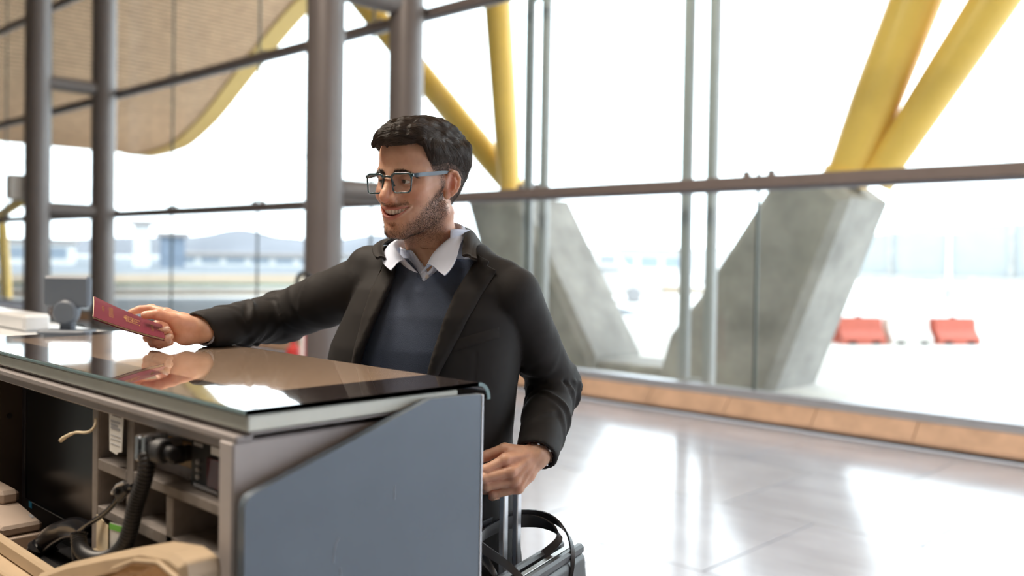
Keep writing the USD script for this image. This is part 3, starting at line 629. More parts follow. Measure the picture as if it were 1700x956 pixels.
def head_sdf(p):
    q = p.copy(); q[:, 0] = np.abs(q[:, 0]); x = p[:, 0]
    d = cranium(p)
    d = smin(d, ell(p, (0, -0.026, 0.042), (0.0640, 0.0625, 0.052)), 0.022)
    d = smin(d, ell(p, (0, -0.028, -0.022), (0.0625, 0.0620, 0.076)), 0.025)
    d = smin(d, ell(p, (0, -0.030, -0.078), (0.049, 0.055, 0.040)), 0.025)
    d = smin(d, cone(q, (0.0525, 0.002, -0.068), (0.017, -0.074, -0.1085), 0.0165, 0.0145), 0.020)
    d = smin(d, ell(p, (0, -0.0775, -0.1095), (0.0205, 0.0165, 0.0155)), 0.016)
    d = smin(d, ell(p, (0, -0.050, -0.072), (0.0450, 0.0470, 0.040)), 0.016)
    d = smin(d, ell(q, (0.0415, -0.0600, -0.0345), (0.0225, 0.0245, 0.0205)), 0.016)       # smiling cheeks
    d = smin(d, cone(q, (0.050, -0.052, -0.020), (0.068, -0.004, -0.012), 0.012, 0.009), 0.02)
    d = smin(d, chain(q, [(0.0, -0.0835, 0.0085), (0.020, -0.0835, 0.0105), (0.040, -0.073, 0.0100), (0.052, -0.055, 0.004)], [0.0070, 0.0080, 0.0085, 0.008]), 0.018)
    d = smax(d, -ell(q, (0.0325, -0.1005, -0.0065), (0.0195, 0.0205, 0.0125)), 0.014)     # eye sockets
    n = chain(p, [(0, -0.0840, 0.008), (0, -0.0955, -0.008), (0, -0.1095, -0.031), (0, -0.1125, -0.0375)], [0.0075, 0.0082, 0.0092, 0.0108], 0.004)
    n = smin(n, ell(q, (0.0125, -0.0990, -0.0425), (0.0085, 0.0115, 0.0082)), 0.007)
    n = smin(n, cone(q, (0.006, -0.090, -0.012), (0.0145, -0.088, -0.038), 0.008, 0.009), 0.010)
    n = smin(n, ell(p, (0, -0.1095, -0.0455), (0.0060, 0.0100, 0.0050)), 0.004)
    d = smin(d, n, 0.010)
    d = smax(d, -ell(q, (0.0068, -0.1055, -0.0520), (0.0036, 0.0068, 0.0042)), 0.003)     # nostrils
    d = smax(d, -cone(q, (0.0200, -0.0955, -0.0440), (0.0450, -0.0800, -0.0640), 0.0020, 0.0024), 0.008)   # smile folds
    d = smax(d, -cone(p, (0, -0.1010, -0.0515), (0, -0.1030, -0.0590), 0.0022), 0.005)     # philtrum
    d = smax(d, -ell(p, (0, -0.1000, -0.0945), (0.020, 0.0065, 0.0045)), 0.010)            # under the lower lip
    xs = np.linspace(0, 0.0395, 6)
    up = [(a, y_mouth(a) + 0.0010, z_up(a) + 0.0028 * (1 - (a / 0.0395) ** 2)) for a in xs]
    lo = [(a, y_mouth(a) + 0.0022, z_lo(a) - 0.0036 * (1 - (a / 0.0395) ** 2)) for a in xs]
    d = smin(d, chain(q, up, [0.0040, 0.0042, 0.0039, 0.0034, 0.0028, 0.0018]), 0.0035)
    d = smin(d, chain(q, lo, [0.0052, 0.0051, 0.0047, 0.0040, 0.0030, 0.0018]), 0.0040)
    cav = np.maximum(np.maximum(p[:, 2] - z_up(x), z_lo(x) - p[:, 2]) * 0.9, p[:, 1] + 0.066 - 0.030 * (x / 0.039) ** 2)
    d = smax(d, -np.maximum(cav, np.abs(x) - 0.0385), 0.0016)
    s = np.linalg.norm(q - np.array(EYE_C), axis=1)                                        # lids round the eyeballs
    ex = (q[:, 0] - EYE_C[0]) / 0.0145
    slit = np.abs(q[:, 2] - (EYE_C[2] - 0.0030 - 0.0015 * ex)) - 0.0037 * np.maximum(1 - ex ** 2, -0.5)
    lid = smax(s - 0.0143, -np.maximum(slit, q[:, 1] - EYE_C[1] + 0.003), 0.0012)
    d = smin(d, lid, 0.0045)
    d = smax(d, -np.maximum(s - 0.0120, 0), 0.001) if False else d
    d = smin(d, ear(q) * 0.9, 0.005)
    return d
NECK_T, NECK_B = np.array([-1.468, 1.270, 1.600]), np.array([-1.455, 1.302, 1.46])
def neck_sdf(w):
    d = cone(w, NECK_T, NECK_B, 0.0545, 0.0570)
    l = to_world(np.array([[0.050, 0.030, -0.075]]))[0]; r = to_world(np.array([[-0.050, 0.030, -0.075]]))[0]
    pit = np.array([-1.440, 1.238, 1.452])
    d = smin(d, cone(w, l, pit, 0.011, 0.009), 0.022); d = smin(d, cone(w, r, pit + [-0.006, 0.012, 0], 0.010, 0.007), 0.022)
    return d
def skin_head(w): return smin(head_sdf(to_head(w)) * HEAD_S, neck_sdf(w), 0.018)

# where hair, stubble and lips grow (all in the head frame)
def hairline(p):
    """> 0 on the scalp that carries hair"""
    x, y, z = np.abs(p[:, 0]), p[:, 1], p[:, 2]
    a = np.arctan2(x, -y)                                     # 0 at the front, pi at the back
    zl = np.interp(a, [0, 0.35, 0.62, 0.80, 0.92, 1.05, 1.35, 1.55, 1.75, 1.95, 2.3, 2.7, 3.15], [0.0640, 0.0650, 0.0690, 0.0610, 0.0350, 0.0150, 0.0040, 0.0080, 0.0100, -0.0300, -0.0620, -0.0760, -0.0780])
    far = np.clip(-p[:, 0] / 0.02, 0, 1) * (a < 1.5)
    return z - zl - 0.030 * far * np.clip((a - 0.55) / 0.2, 0, 1)
def fade_line(p):
    """> 0 where the hair is full: above the hairline, and higher on the faded sides"""
    x, y, z = np.abs(p[:, 0]), p[:, 1], p[:, 2]; a = np.arctan2(x, -y)
    zl = np.interp(a, [0, 1.00, 1.15, 1.35, 1.60, 1.85, 2.1, 2.4, 2.7, 3.15], [-0.2, -0.2, 0.012, 0.020, 0.024, 0.018, 0.004, -0.018, -0.034, -0.040])
    return np.minimum(hairline(p), z - zl)
def not_ear(p):
    q = p.copy(); q[:, 0] = np.abs(q[:, 0]); return ear(q) > 0.004
def stubble(p):
    x, y, z = np.abs(p[:, 0]), p[:, 1], p[:, 2]
    jaw = 1 / (1 + np.exp(-( -0.049 - z - 0.62 * (y + 0.030) * (y > -0.03) * 0 + np.interp(y, [-0.12, -0.090, -0.070, -0.050, -0.035, -0.01, 0.02], [-0.060, -0.056, -0.036, -0.010, 0.008, 0.042, 0.052])) / 0.0045))
    jaw *= 1 / (1 + np.exp((y - 0.006) / 0.004)) * np.clip((z + 0.150) / 0.030, 0, 1)
    side = np.exp(-((y + 0.017) / 0.0075) ** 2) * np.exp(-((z + 0.016) / 0.030) ** 2) * (x > 0.05)
    mou = np.exp(-((z - z_up(x) - 0.0090) / 0.0046) ** 2) * (x < 0.038) * (y < -0.078) * (1 - 0.5 * np.exp(-(x / 0.004) ** 2))
    under = np.exp(-((z + 0.095) / 0.009) ** 2) * np.exp(-(x / 0.010) ** 2) * (y < -0.07)
    m = np.maximum.reduce([jaw * 0.95, side * 0.9, mou * 0.62, under * 0.45])
    return np.clip(m * (1 - lips(p) * 1.0), 0, 1)
def lips(p):
    x, y, z = p[:, 0], p[:, 1], p[:, 2]; t = np.clip(1 - (x / 0.0395) ** 2, 0, 1)
    u = np.exp(-np.maximum(np.abs(z - z_up(x) - 0.0026 * t) - 0.0034 * t ** 0.7, 0) / 0.0009)
    l = np.exp(-np.maximum(np.abs(z - z_lo(x) + 0.0036 * t) - 0.0046 * t ** 0.7, 0) / 0.0009)
    return np.maximum(u, l) * (np.abs(x) < 0.0400) * (y < -0.070)
# ---------------------------------------------------------------- the man: torso frame, hands, skin
TC, TYAW = np.array([-1.448, 1.287, 0.0]), 20.0
TR = rot((0, 0, 1), TYAW)
def loc(w): return (w - TC) @ TR
def wor(q): return TC + np.asarray(q, float) @ TR.T
SR, ER, WR = np.array([-1.609, 1.230, 1.455]), np.array([-1.880, 1.184, 1.371]), np.array([-1.806, 0.945, 1.358])
SL, EL, WL = np.array([-1.287, 1.343, 1.440]), np.array([-1.312, 1.508, 1.2437]), np.array([-1.2095, 1.342, 1.136])
TZ = [0.78, 0.86, 0.95, 1.05, 1.15, 1.25, 1.33, 1.40, 1.45, 1.49, 1.53, 1.56]
TA = [0.170, 0.168, 0.167, 0.169, 0.172, 0.178, 0.183, 0.180, 0.165, 0.125, 0.085, 0.070]
TX = [-0.004, -0.006, -0.012, -0.020, -0.025, -0.024, -0.018, -0.006, 0.0, 0.0, 0.0, 0.0]
TB = [0.120, 0.124, 0.120, 0.114, 0.113, 0.117, 0.120, 0.114, 0.100, 0.080, 0.070, 0.065]
TY = [0.020, 0.016, 0.010, 0.004, 0.000, -0.002, 0.000, 0.004, 0.008, 0.012, 0.006, 0.000]
def torso(q):
    z = q[:, 2]; a, b, y0 = np.interp(z, TZ, TA), np.interp(z, TZ, TB), np.interp(z, TZ, TY)
    X, Y = np.abs(q[:, 0] - np.interp(z, TZ, TX)) / a, np.abs(q[:, 1] - y0) / b; e = 2.35
    r = (X ** e + Y ** e) ** (1 / e); g = np.sqrt((X ** (e - 1) / a) ** 2 + (Y ** (e - 1) / b) ** 2) / np.maximum(r, 1e-6) ** (e - 1)
    d = (r - 1) / np.maximum(g, 1e-6)
    d = np.where(r < 0.3, (r - 1) * b, d)
    return np.maximum(np.maximum(d, TZ[0] - z), z - 1.58)
def fingers(p, rows, k=0.0035):
    out = None
    for pts, r in rows:
        d = chain(p, pts, r, 0.002); out = d if out is None else smin(out, d, 0.0016)
    return out
R_index = [(-1.8551, 0.8927, 1.3914), (-1.8925, 0.8780, 1.3995), (-1.9030, 0.8575, 1.3980), (-1.9035, 0.8400, 1.3925)]
R_thumb = [(-1.8030, 0.9160, 1.3690), (-1.8030, 0.8825, 1.3830), (-1.8136, 0.8550, 1.3925), (-1.8275, 0.8345, 1.3915)]
R_mid = [(-1.8601, 0.8875, 1.3740), (-1.8590, 0.8540, 1.3560), (-1.8200, 0.8495, 1.3500), (-1.7935, 0.8650, 1.3625)]
R_ring = [(-1.8531, 0.8869, 1.3590), (-1.8525, 0.8530, 1.3425), (-1.8120, 0.8500, 1.3370), (-1.7885, 0.8690, 1.3480)]
R_pink = [(-1.8434, 0.8889, 1.3465), (-1.8400, 0.8575, 1.3318), (-1.8085, 0.8555, 1.3300), (-1.7905, 0.8710, 1.3360)]
def hand_right(w):
    wr = np.array([-1.806, 0.946, 1.3595])
    palm = chain(w, [wr, (-1.826, 0.918, 1.374), R_index[0]], [0.024, 0.017, 0.0115], 0.01)
    palm = smin(palm, chain(w, [wr, (-1.828, 0.920, 1.362), R_mid[0]], [0.024, 0.018, 0.0125], 0.01), 0.010)
    palm = smin(palm, chain(w, [wr, (-1.822, 0.918, 1.353), R_ring[0]], [0.023, 0.017, 0.0125], 0.01), 0.010)
    palm = smin(palm, chain(w, [wr, (-1.815, 0.917, 1.346), R_pink[0]], [0.022, 0.016, 0.0115], 0.01), 0.010)
    palm = smin(palm, ell(w, (-1.8035, 0.902, 1.369), (0.018, 0.026, 0.018)), 0.012)             # ball of the thumb
    palm = smin(palm, ell(w, (-1.806, 0.912, 1.345), (0.016, 0.026, 0.0165)), 0.012)
    f = fingers(w, [(R_index, [0.0102, 0.0094, 0.0084, 0.0070]), (R_mid, [0.0105, 0.0097, 0.0088, 0.0074]), (R_ring, [0.0102, 0.0093, 0.0085, 0.0071]), (R_pink, [0.0094, 0.0083, 0.0077, 0.0064])])
    d = smin(palm, f, 0.006)
    d = smin(d, chain(w, R_thumb, [0.0160, 0.0118, 0.0104, 0.0080], 0.004), 0.008)
    for pts, r in ((R_index, .0098), (R_mid, .010), (R_ring, .0096), (R_pink, .0086)):
        d = smin(d, sph(w, pts[1], r), 0.003)
    d = smin(d, sph(w, R_thumb[2], 0.0110), 0.004)
    arm = chain(w, [wr, (-1.850, 1.09, 1.366), ER], [0.0245, 0.034, 0.038], 0.01)
    return np.maximum(smin(d, arm, 0.015), 1.3212 - w[:, 2])
L_thumb = [(-1.2145, 1.3062, 1.1407), (-1.2440, 1.2860, 1.1470), (-1.2700, 1.2630, 1.1330), (-1.2848, 1.2382, 1.1190)]
L_index = [(-1.2221, 1.2640, 1.1328), (-1.2400, 1.2325, 1.1165), (-1.2600, 1.2225, 1.1070), (-1.2810, 1.2235, 1.0985)]
L_mid = [(-1.2098, 1.2684, 1.1115), (-1.2390, 1.2255, 1.1012), (-1.2690, 1.2440, 1.0850), (-1.2735, 1.2720, 1.0760)]
L_ring = [(-1.2078, 1.2767, 1.0925), (-1.2380, 1.2330, 1.0845), (-1.2660, 1.2540, 1.0680), (-1.2680, 1.2790, 1.0620)]
L_pink = [(-1.2059, 1.2851, 1.0772), (-1.2355, 1.2485, 1.0668), (-1.2580, 1.2680, 1.0540), (-1.2590, 1.2890, 1.0520)]
def hand_left(w):
    wr = np.array([-1.2095, 1.340, 1.134])
    palm = None
    for pts, m, r in ((L_index, (-1.214, 1.300, 1.133), .0118), (L_mid, (-1.210, 1.303, 1.122), .0122), (L_ring, (-1.2085, 1.307, 1.111), .0118), (L_pink, (-1.208, 1.312, 1.100), .0108)):
        c = chain(w, [wr, m, pts[0]], [0.0230, 0.0155, r], 0.008); palm = c if palm is None else smin(palm, c, 0.007)
    palm = smin(palm, ell(w, (-1.228, 1.300, 1.128), (0.016, 0.024, 0.016)), 0.012)
    f = fingers(w, [(L_index, [0.0103, 0.0096, 0.0085, 0.0070]), (L_mid, [0.0107, 0.0099, 0.0088, 0.0074]), (L_ring, [0.0103, 0.0095, 0.0085, 0.0071]), (L_pink, [0.0095, 0.0085, 0.0076, 0.0064])])
    d = smin(palm, f, 0.005)
    d = smin(d, chain(w, L_thumb, [0.0150, 0.0116, 0.0102, 0.0080], 0.004), 0.008)
    for pts, r in ((L_index, .0116), (L_mid, .0120), (L_ring, .0116), (L_pink, .0106)):
        d = smin(d, sph(w, np.array(pts[0]) + np.array([.0015, -.001, .001]), r), 0.003)             # knuckles
        d = smin(d, sph(w, pts[1], r * .86), 0.0025)
    for pts in (L_index, L_mid, L_ring, L_pink):                                                       # tendons
        a = np.array(pts[0]) + np.array([.0095, -.002, .004]); b = wr + np.array([.018, -.012, .008])
        d = smin(d, cone(w, a, b, 0.0022, 0.0018), 0.007)
    arm = chain(w, [wr, (-1.255, 1.43, 1.19), EL], [0.0235, 0.033, 0.038], 0.01)
    return smin(d, arm, 0.015)
def core(w):
    """the rest of the body, hidden in the clothes"""
    q = loc(w)
    d = torso(q) + 0.022
    d = smin(d, neck_sdf(w), 0.03)
    for s, e in ((SR, ER), (SL, EL)):
        d = smin(d, cone(w, s, e, 0.044, 0.036), 0.03)
    d = smin(d, cone(w, ER, WR, 0.036, 0.026), 0.01); d = smin(d, cone(w, EL, WL, 0.034, 0.025), 0.01)
    for sx, k, a in ((-1, (-0.098, 0.03, 0.47), (-0.105, 0.045, 0.10)), (1, (0.098, 0.025, 0.47), (0.105, 0.04, 0.10))):
        d = smin(d, chain(q, [(sx * 0.088, 0.02, 0.86), k, a], [0.080, 0.052, 0.038], 0.02), 0.03)
        d = smin(d, cone(q, (a[0], a[1], 0.06), (a[0], a[1] - 0.13, 0.045), 0.032, 0.024), 0.02)
    return d

look('skin_plain', (0.5, 0.3, 0.2), rough=0.5)
def skin_material():
    n = {'a': ('attribute', {'attribute': 'tint'}), 'm': ('attribute', {'attribute': 'mask'}), 'sx': ('separate_xyz', {}), 'g': ('texture_coordinate', {}),
         'n1': ('noise_texture', {'scale': 620.0, 'detail': 2.0, 'roughness': 0.7}), 'r1': ('map_range', {'from_min': 0.40, 'from_max': 0.62, 'to_min': 0.25, 'to_max': 1.0, 'clamp': True}),
         'mu': ('math', {'math_type': 'multiply', 'use_clamp': True}), 'mx': ('mix_color', {'b': (0.045, 0.030, 0.023)}),
         'n2': ('noise_texture', {'scale': 55.0, 'detail': 4.0}), 'r2': ('rgb_ramp', {'ramp': [(0.3, (0.90, 0.86, 0.85)), (0.7, (1.06, 1.05, 1.05))]}), 'mm': ('mix_color', {'blend_type': 'multiply', 'fac': 1.0, 'use_clamp': False}),
         'n3': ('noise_texture', {'scale': 900.0, 'detail': 2.0}), 'b': ('bump', {'strength': 0.18, 'distance': 0.0006}),
         'p': ('principled_bsdf', {'roughness': 0.44, 'specular_ior_level': 0.45, 'subsurface_weight': 0.22, 'subsurface_scale': 0.006, 'subsurface_radius': (1.0, 0.35, 0.18), 'sheen_weight': 0.04})}
    l = [('m.color', 'sx.vector'), ('g.object', 'n1.vector'), ('n1.fac', 'r1.value'), ('r1.result', 'mu.value1'), ('sx.x', 'mu.value2'), ('mu.value', 'mx.fac'), ('mm.result', 'mx.a'),
         ('g.object', 'n2.vector'), ('n2.fac', 'r2.fac'), ('a.color', 'mm.a'), ('r2.color', 'mm.b'), ('mx.result', 'p.base_color'), ('g.object', 'n3.vector'), ('n3.fac', 'b.height'), ('b.normal', 'p.normal')]
    LOOKS['skin'] = usdkit.material(stage, '/World/Looks/skin', n, l, surface='p.BSDF')
skin_material()

man = thing('person', 'bearded young man in teal glasses and black jacket holding out a passport over the counter', 'person', tuple(TC))
def pobj(name, mesh, mat, smooth=True, label=None, parent=None, attrs=None, kind=None):
    m = mesh.copy(); m.apply_translation(-TC); return obj(name, m, LOOKS[mat] if isinstance(mat, str) else mat, parent or man, smooth=smooth, label=label, attrs=attrs, kind=kind)
m_head = mesh_sdf(skin_head, HEAD_O - [.13, .15, .235], HEAD_O + [.12, .14, .13], 0.00185)
m_hr = mesh_sdf(hand_right, (-1.93, 0.81, 1.30), (-1.76, 1.03, 1.43), 0.0020)
m_hl = mesh_sdf(hand_left, (-1.31, 1.20, 1.03), (-1.17, 1.40, 1.18), 0.0020)
m_core = mesh_sdf(core, (-2.0, 0.93, -0.02), (-1.0, 1.65, 1.50), 0.013)
def cut(m, keep):
    """drop the end caps of a part where it runs on into the core"""
    c = m.triangles_center; return trimesh.Trimesh(m.vertices, m.faces[keep(c)], process=False)
skin_parts = [m_head, m_hr, m_hl, m_core]
P = to_head(m_head.vertices)
base = np.array([0.60, 0.345, 0.235]); red = np.array([0.58, 0.265, 0.19]); lipc = np.array([0.47, 0.17, 0.145]); pale = np.array([0.66, 0.40, 0.28])
def mixc(a, b, t): return a * (1 - t[:, None]) + b * t[:, None]
tint = np.tile(base, (len(P), 1))
ax = np.abs(P[:, 0])
g3 = lambda c, r: np.exp(-(((ax - c[0]) / r[0]) ** 2 + ((P[:, 1] - c[1]) / r[1]) ** 2 + ((P[:, 2] - c[2]) / r[2]) ** 2))
tint = mixc(tint, red, 0.65 * g3((0.045, -0.07, -0.034), (0.02, 0.03, 0.016)) + 0.6 * g3((0, -0.112, -0.042), (0.014, 0.02, 0.012)))
tint = mixc(tint, red, 0.75 * g3((0.082, 0.01, -0.01), (0.012, 0.025, 0.032)))
tint = mixc(tint, pale, 0.5 * g3((0.0, -0.09, 0.045), (0.05, 0.03, 0.02)))
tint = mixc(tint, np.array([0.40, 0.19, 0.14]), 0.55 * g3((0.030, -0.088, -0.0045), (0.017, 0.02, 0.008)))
lp = np.clip(lips(P), 0, 1); tint = mixc(tint, lipc, 0.9 * lp)
inside = (np.abs(P[:, 0]) < 0.038) & (P[:, 1] > y_mouth(P[:, 0]) + 0.006) & (P[:, 1] < -0.05) & (P[:, 2] < z_up(P[:, 0]) + 0.002) & (P[:, 2] > z_lo(P[:, 0]) - 0.002)
tint[inside] = (0.16, 0.03, 0.03)
hl = hairline(P)
fade = np.where(fade_line(P) > 0, 1.0, np.clip(1.15 + fade_line(P) / 0.055, 0.2, 1) * np.clip(hl / 0.006, 0, 1)) * (P[:, 2] > -0.085) * not_ear(P)
st = stubble(P) * (P[:, 2] > -0.2) * not_ear(P)
mask = np.maximum(st * 0.80, fade)
def hand_tint(m, tips):
    v = m.vertices; t = np.tile(base * 1.03, (len(v), 1)); nails = np.zeros(len(v))
    for a, b, up in tips:
        a, b = np.array(a), np.array(b); d = (b - a) / np.linalg.norm(b - a); u = np.array(up, float); u -= d * (u @ d); u /= np.linalg.norm(u); s = np.cross(d, u)
        r = v - (b + d * 0.0015); x, y, z = r @ d, r @ s, r @ u
        k = ((np.abs(x / 0.0062) ** 3 + np.abs(y / 0.0052) ** 3) < 1) & (z > 0.0035)
        nails[k] = 1
        kn = np.exp(-(np.linalg.norm(v - a, axis=1) / 0.012) ** 2); t = mixc(t, red, 0.5 * kn)
    return mixc(t, np.array([0.74, 0.50, 0.41]), nails)
t_hr = hand_tint(m_hr, [(R_thumb[2], R_thumb[3], (0.55, -0.3, 0.8)), (R_mid[2], R_mid[3], (0.45, -0.7, 0.5)), (R_ring[2], R_ring[3], (0.45, -0.7, 0.5)), (R_pink[2], R_pink[3], (0.45, -0.7, 0.5)), (R_index[2], R_index[3], (-0.8, 0.2, 0.6))])
t_hl = hand_tint(m_hl, [(L_thumb[2], L_thumb[3], (0.1, -0.4, 0.9)), (L_index[2], L_index[3], (0.3, -0.8, 0.3))])
for K in (L_index, L_mid, L_ring, L_pink): t_hl = mixc(t_hl, red, 0.5 * np.exp(-(np.linalg.norm(m_hl.vertices - np.array(K[0]), axis=1) / 0.011) ** 2))
tints = np.vstack([tint, t_hr, t_hl, np.tile(base, (len(m_core.vertices), 1))])
masks = np.zeros((len(tints), 3)); masks[:len(P), 0] = mask
body = cat_([trimesh.Trimesh(m.vertices, m.faces, process=False) for m in skin_parts])
pobj('body', body, 'skin', attrs={'tint': tints, 'mask': masks})
# ---------------------------------------------------------------- the man: clothes
def cloth_look(name, color, rough, weave, sheen, var=0.15, wave=900.0, spec=0.3):
    c = np.array(color)
    n = {'g': ('texture_coordinate', {}), 'n': ('noise_texture', {'scale': 14.0, 'detail': 6.0}), 'r': ('rgb_ramp', {'ramp': [(0.3, tuple(c * (1 - var))), (0.7, tuple(c * (1 + var)))]}),
         'w': ('noise_texture', {'scale': wave, 'detail': 2.0}), 'b': ('bump', {'strength': weave, 'distance': 0.0012}),
         'p': ('principled_bsdf', {'roughness': rough, 'sheen_weight': sheen, 'sheen_roughness': 0.4, 'sheen_tint': tuple(np.minimum(c * 4 + 0.25, 1)), 'specular_ior_level': spec})}
    LOOKS[name] = usdkit.material(stage, '/World/Looks/' + name, n, [('g.object', 'n.vector'), ('n.fac', 'r.fac'), ('r.color', 'p.base_color'), ('g.object', 'w.vector'), ('w.fac', 'b.height'), ('b.normal', 'p.normal')], surface='p.BSDF')
cloth_look('jacket_cloth', (0.0150, 0.0132, 0.0128), 0.72, 0.10, 0.05)
cloth_look('lapel_cloth', (0.0185, 0.0160, 0.0148), 0.75, 0.10, 0.05)
cloth_look('sweater_knit', (0.062, 0.080, 0.122), 0.9, 0.8, 0.25, wave=700.0)
cloth_look('sweater_rib', (0.05, 0.065, 0.10), 0.9, 0.8, 0.2, wave=500.0)
cloth_look('shirt_cotton', (0.62, 0.68, 0.82), 0.75, 0.2, 0.1, var=0.03)
cloth_look('trouser_cloth', (0.016, 0.016, 0.019), 0.8, 0.25, 0.08)
look('shoe_leather', (0.015, 0.012, 0.010), rough=0.3, coat=0.4)
look('button_black', (0.02, 0.018, 0.016), rough=0.35)
look('stitch', (0.05, 0.045, 0.04), rough=0.8)

def poly_sd(P, poly):
    """signed distance of 2-d points to a polygon, negative inside"""
    poly = np.array(poly, float); d = np.full(len(P), 1e9); ins = np.zeros(len(P), bool)
    for i in range(len(poly)):
        a, b = poly[i], poly[i - 1]; e = b - a; w = P - a
        t = np.clip((w @ e) / (e @ e), 0, 1); d = np.minimum(d, ((w - t[:, None] * e) ** 2).sum(1))
        c = ((a[1] > P[:, 1]) != (b[1] > P[:, 1])) & (P[:, 0] < (b[0] - a[0]) * (P[:, 1] - a[1]) / (b[1] - a[1] + 1e-12) + a[0])
        ins ^= c
    return np.sqrt(d) * np.where(ins, -1, 1)
# front opening of the jacket: X of its right and left edge over the height
OZ = [0.80, 0.90, 1.00, 1.15, 1.25, 1.30, 1.35, 1.42, 1.455, 1.49, 1.52, 1.56]
OR_ = [-0.165, -0.140, -0.130, -0.125, -0.118, -0.109, -0.091, -0.064, -0.054, -0.056, -0.078, -0.092]
OL_ = [0.020, 0.045, 0.052, 0.056, 0.058, 0.062, 0.075, 0.091, 0.0985, 0.110, 0.118, 0.120]
LAP_L = [(0.118, 1.523), (0.142, 1.512), (0.139, 1.5025), (0.157, 1.494), (0.131, 1.418), (0.105, 1.352), (0.072, 1.285), (0.058, 1.26), (0.050, 1.26), (0.056, 1.30), (0.070, 1.35), (0.088, 1.42), (0.106, 1.49)]
LAP_R = [(-0.060, 1.512), (-0.089, 1.508), (-0.103, 1.42), (-0.112, 1.35), (-0.120, 1.285), (-0.121, 1.26), (-0.113, 1.26), (-0.106, 1.30), (-0.087, 1.35), (-0.060, 1.42), (-0.050, 1.475)]
POCKET = [(0.100, 1.358), (0.172, 1.383), (0.172, 1.361), (0.101, 1.336)]
def soften(m, n, lam=0.45):
    e = m.edges_unique; k = len(m.vertices); v = np.array(m.vertices)
    for _ in range(n):
        s = np.zeros((k, 3)); c = np.zeros(k)
        np.add.at(s, e[:, 0], v[e[:, 1]]); np.add.at(s, e[:, 1], v[e[:, 0]]); np.add.at(c, e[:, 0], 1); np.add.at(c, e[:, 1], 1)
        ok = c > 0; v[ok] += lam * (s[ok] / c[ok, None] - v[ok])
    m.vertices = v
def limb_frame(w, pts):
    best, T, A = np.full(len(w), 1e9), np.zeros(len(w)), np.zeros(len(w)); acc = 0.0
    for a, b in zip(pts[:-1], pts[1:]):
        a, b = np.array(a), np.array(b); L = np.linalg.norm(b - a); x, y, d = frame_dirs(b - a); r = w - a; t = np.clip(r @ d, 0, L); rr = r - t[:, None] * d; dist = np.linalg.norm(rr, axis=1)
        k = dist < best; best[k] = dist[k]; T[k] = (acc + t)[k]; A[k] = np.arctan2(rr @ y, rr @ x)[k]; acc += L
    return T, A
def folds(w, pts, amp, seed, centre, n=24):
    """creases round a bent sleeve: sharp slanting ridges, thickest at the elbow, none at the cuff"""
    T, A = limb_frame(w, pts); L = sum(np.linalg.norm(np.array(b) - a) for a, b in zip(pts[:-1], pts[1:]))
    g = np.random.default_rng(seed); out = np.zeros(len(w))
    for k in range(n):
        t0 = centre + g.normal() * 0.10; a0 = g.uniform(-np.pi, np.pi); sl = g.uniform(-0.040, 0.040); wd = g.uniform(0.0050, 0.0085); ext = g.uniform(0.6, 1.3)
        dA = (A - a0 + np.pi) % (2 * np.pi) - np.pi
        x = (T - t0 - sl * dA - 0.006 * np.sin(3 * dA + k)) / wd
        ridge = np.exp(-np.abs(x) ** 1.5) - 0.55 * np.exp(-((x - 2.1) / 1.3) ** 2)
        out += g.uniform(0.6, 1.1) * ridge * np.exp(-(dA / ext) ** 2) * np.exp(-((t0 - centre) / 0.20) ** 2)
    nz = meshkit.noise(np.c_[T * 24, 1.5 * np.cos(A) + 3, 1.5 * np.sin(A) + 3], seed) - 0.5
    return -amp * (out + 0.55 * nz) * np.clip((L + 0.01 - T) / 0.07, 0.05, 1) * np.clip(T / 0.06 + 0.15, 0, 1)
def sleeve(w, S, E, W, radii, flare, slant=(0, 0, 0)):
    d = chain(w, [S, S + (E - S) * 0.5, E], radii[:3], 0.01)
    e2 = W + (W - E) / np.linalg.norm(W - E) * flare
    d = smin(d, chain(w, [E, E + (e2 - E) * 0.5, e2], radii[2:], 0.01), 0.02)
    end = (w - e2) @ ((W - E) / np.linalg.norm(W - E) + np.array(slant))
    inner = cone(w, E, e2 + (e2 - E) * 0.2, radii[4] - 0.009, radii[4] - 0.009)
    return d, end, inner, e2
def jacket_outer(w, q=None, dt=None):
    if q is None: q = loc(w); dt = torso(q)
    z = q[:, 2]; front = q[:, 1] < -0.02; P2 = q[:, [0, 2]]
    o = dt - (0.019 + 0.006 * np.clip((1.0 - z) / 0.2, 0, 1) + 0.018 * np.clip((-q[:, 0] - 0.06) / 0.12, 0, 1) * np.clip((1.40 - z) / 0.10, 0, 1))
    pad = np.minimum(cone(w, wor([[-0.070, 0.012, 1.495]])[0], SR + [0.004, 0.004, 0.033], 0.048, 0.055), cone(w, wor([[0.070, 0.012, 1.486]])[0], SL + [-0.024, -0.006, 0.024], 0.048, 0.052))
    o = smin(o, pad, 0.035)
    o = o + 0.0035 * (meshkit.noise(q * [9, 9, 5] + 4, 3) - 0.5) + 0.003 * (meshkit.noise(q * [22, 22, 7] + 9, 8) - 0.5)
    o = o + 0.0018 * np.exp(-((P2[:, 0] - 0.137 + 0.05 * (1.33 - z)) / 0.0022) ** 2) * front * (z < 1.334)
    return smax(o, z - 1.548, 0.010)
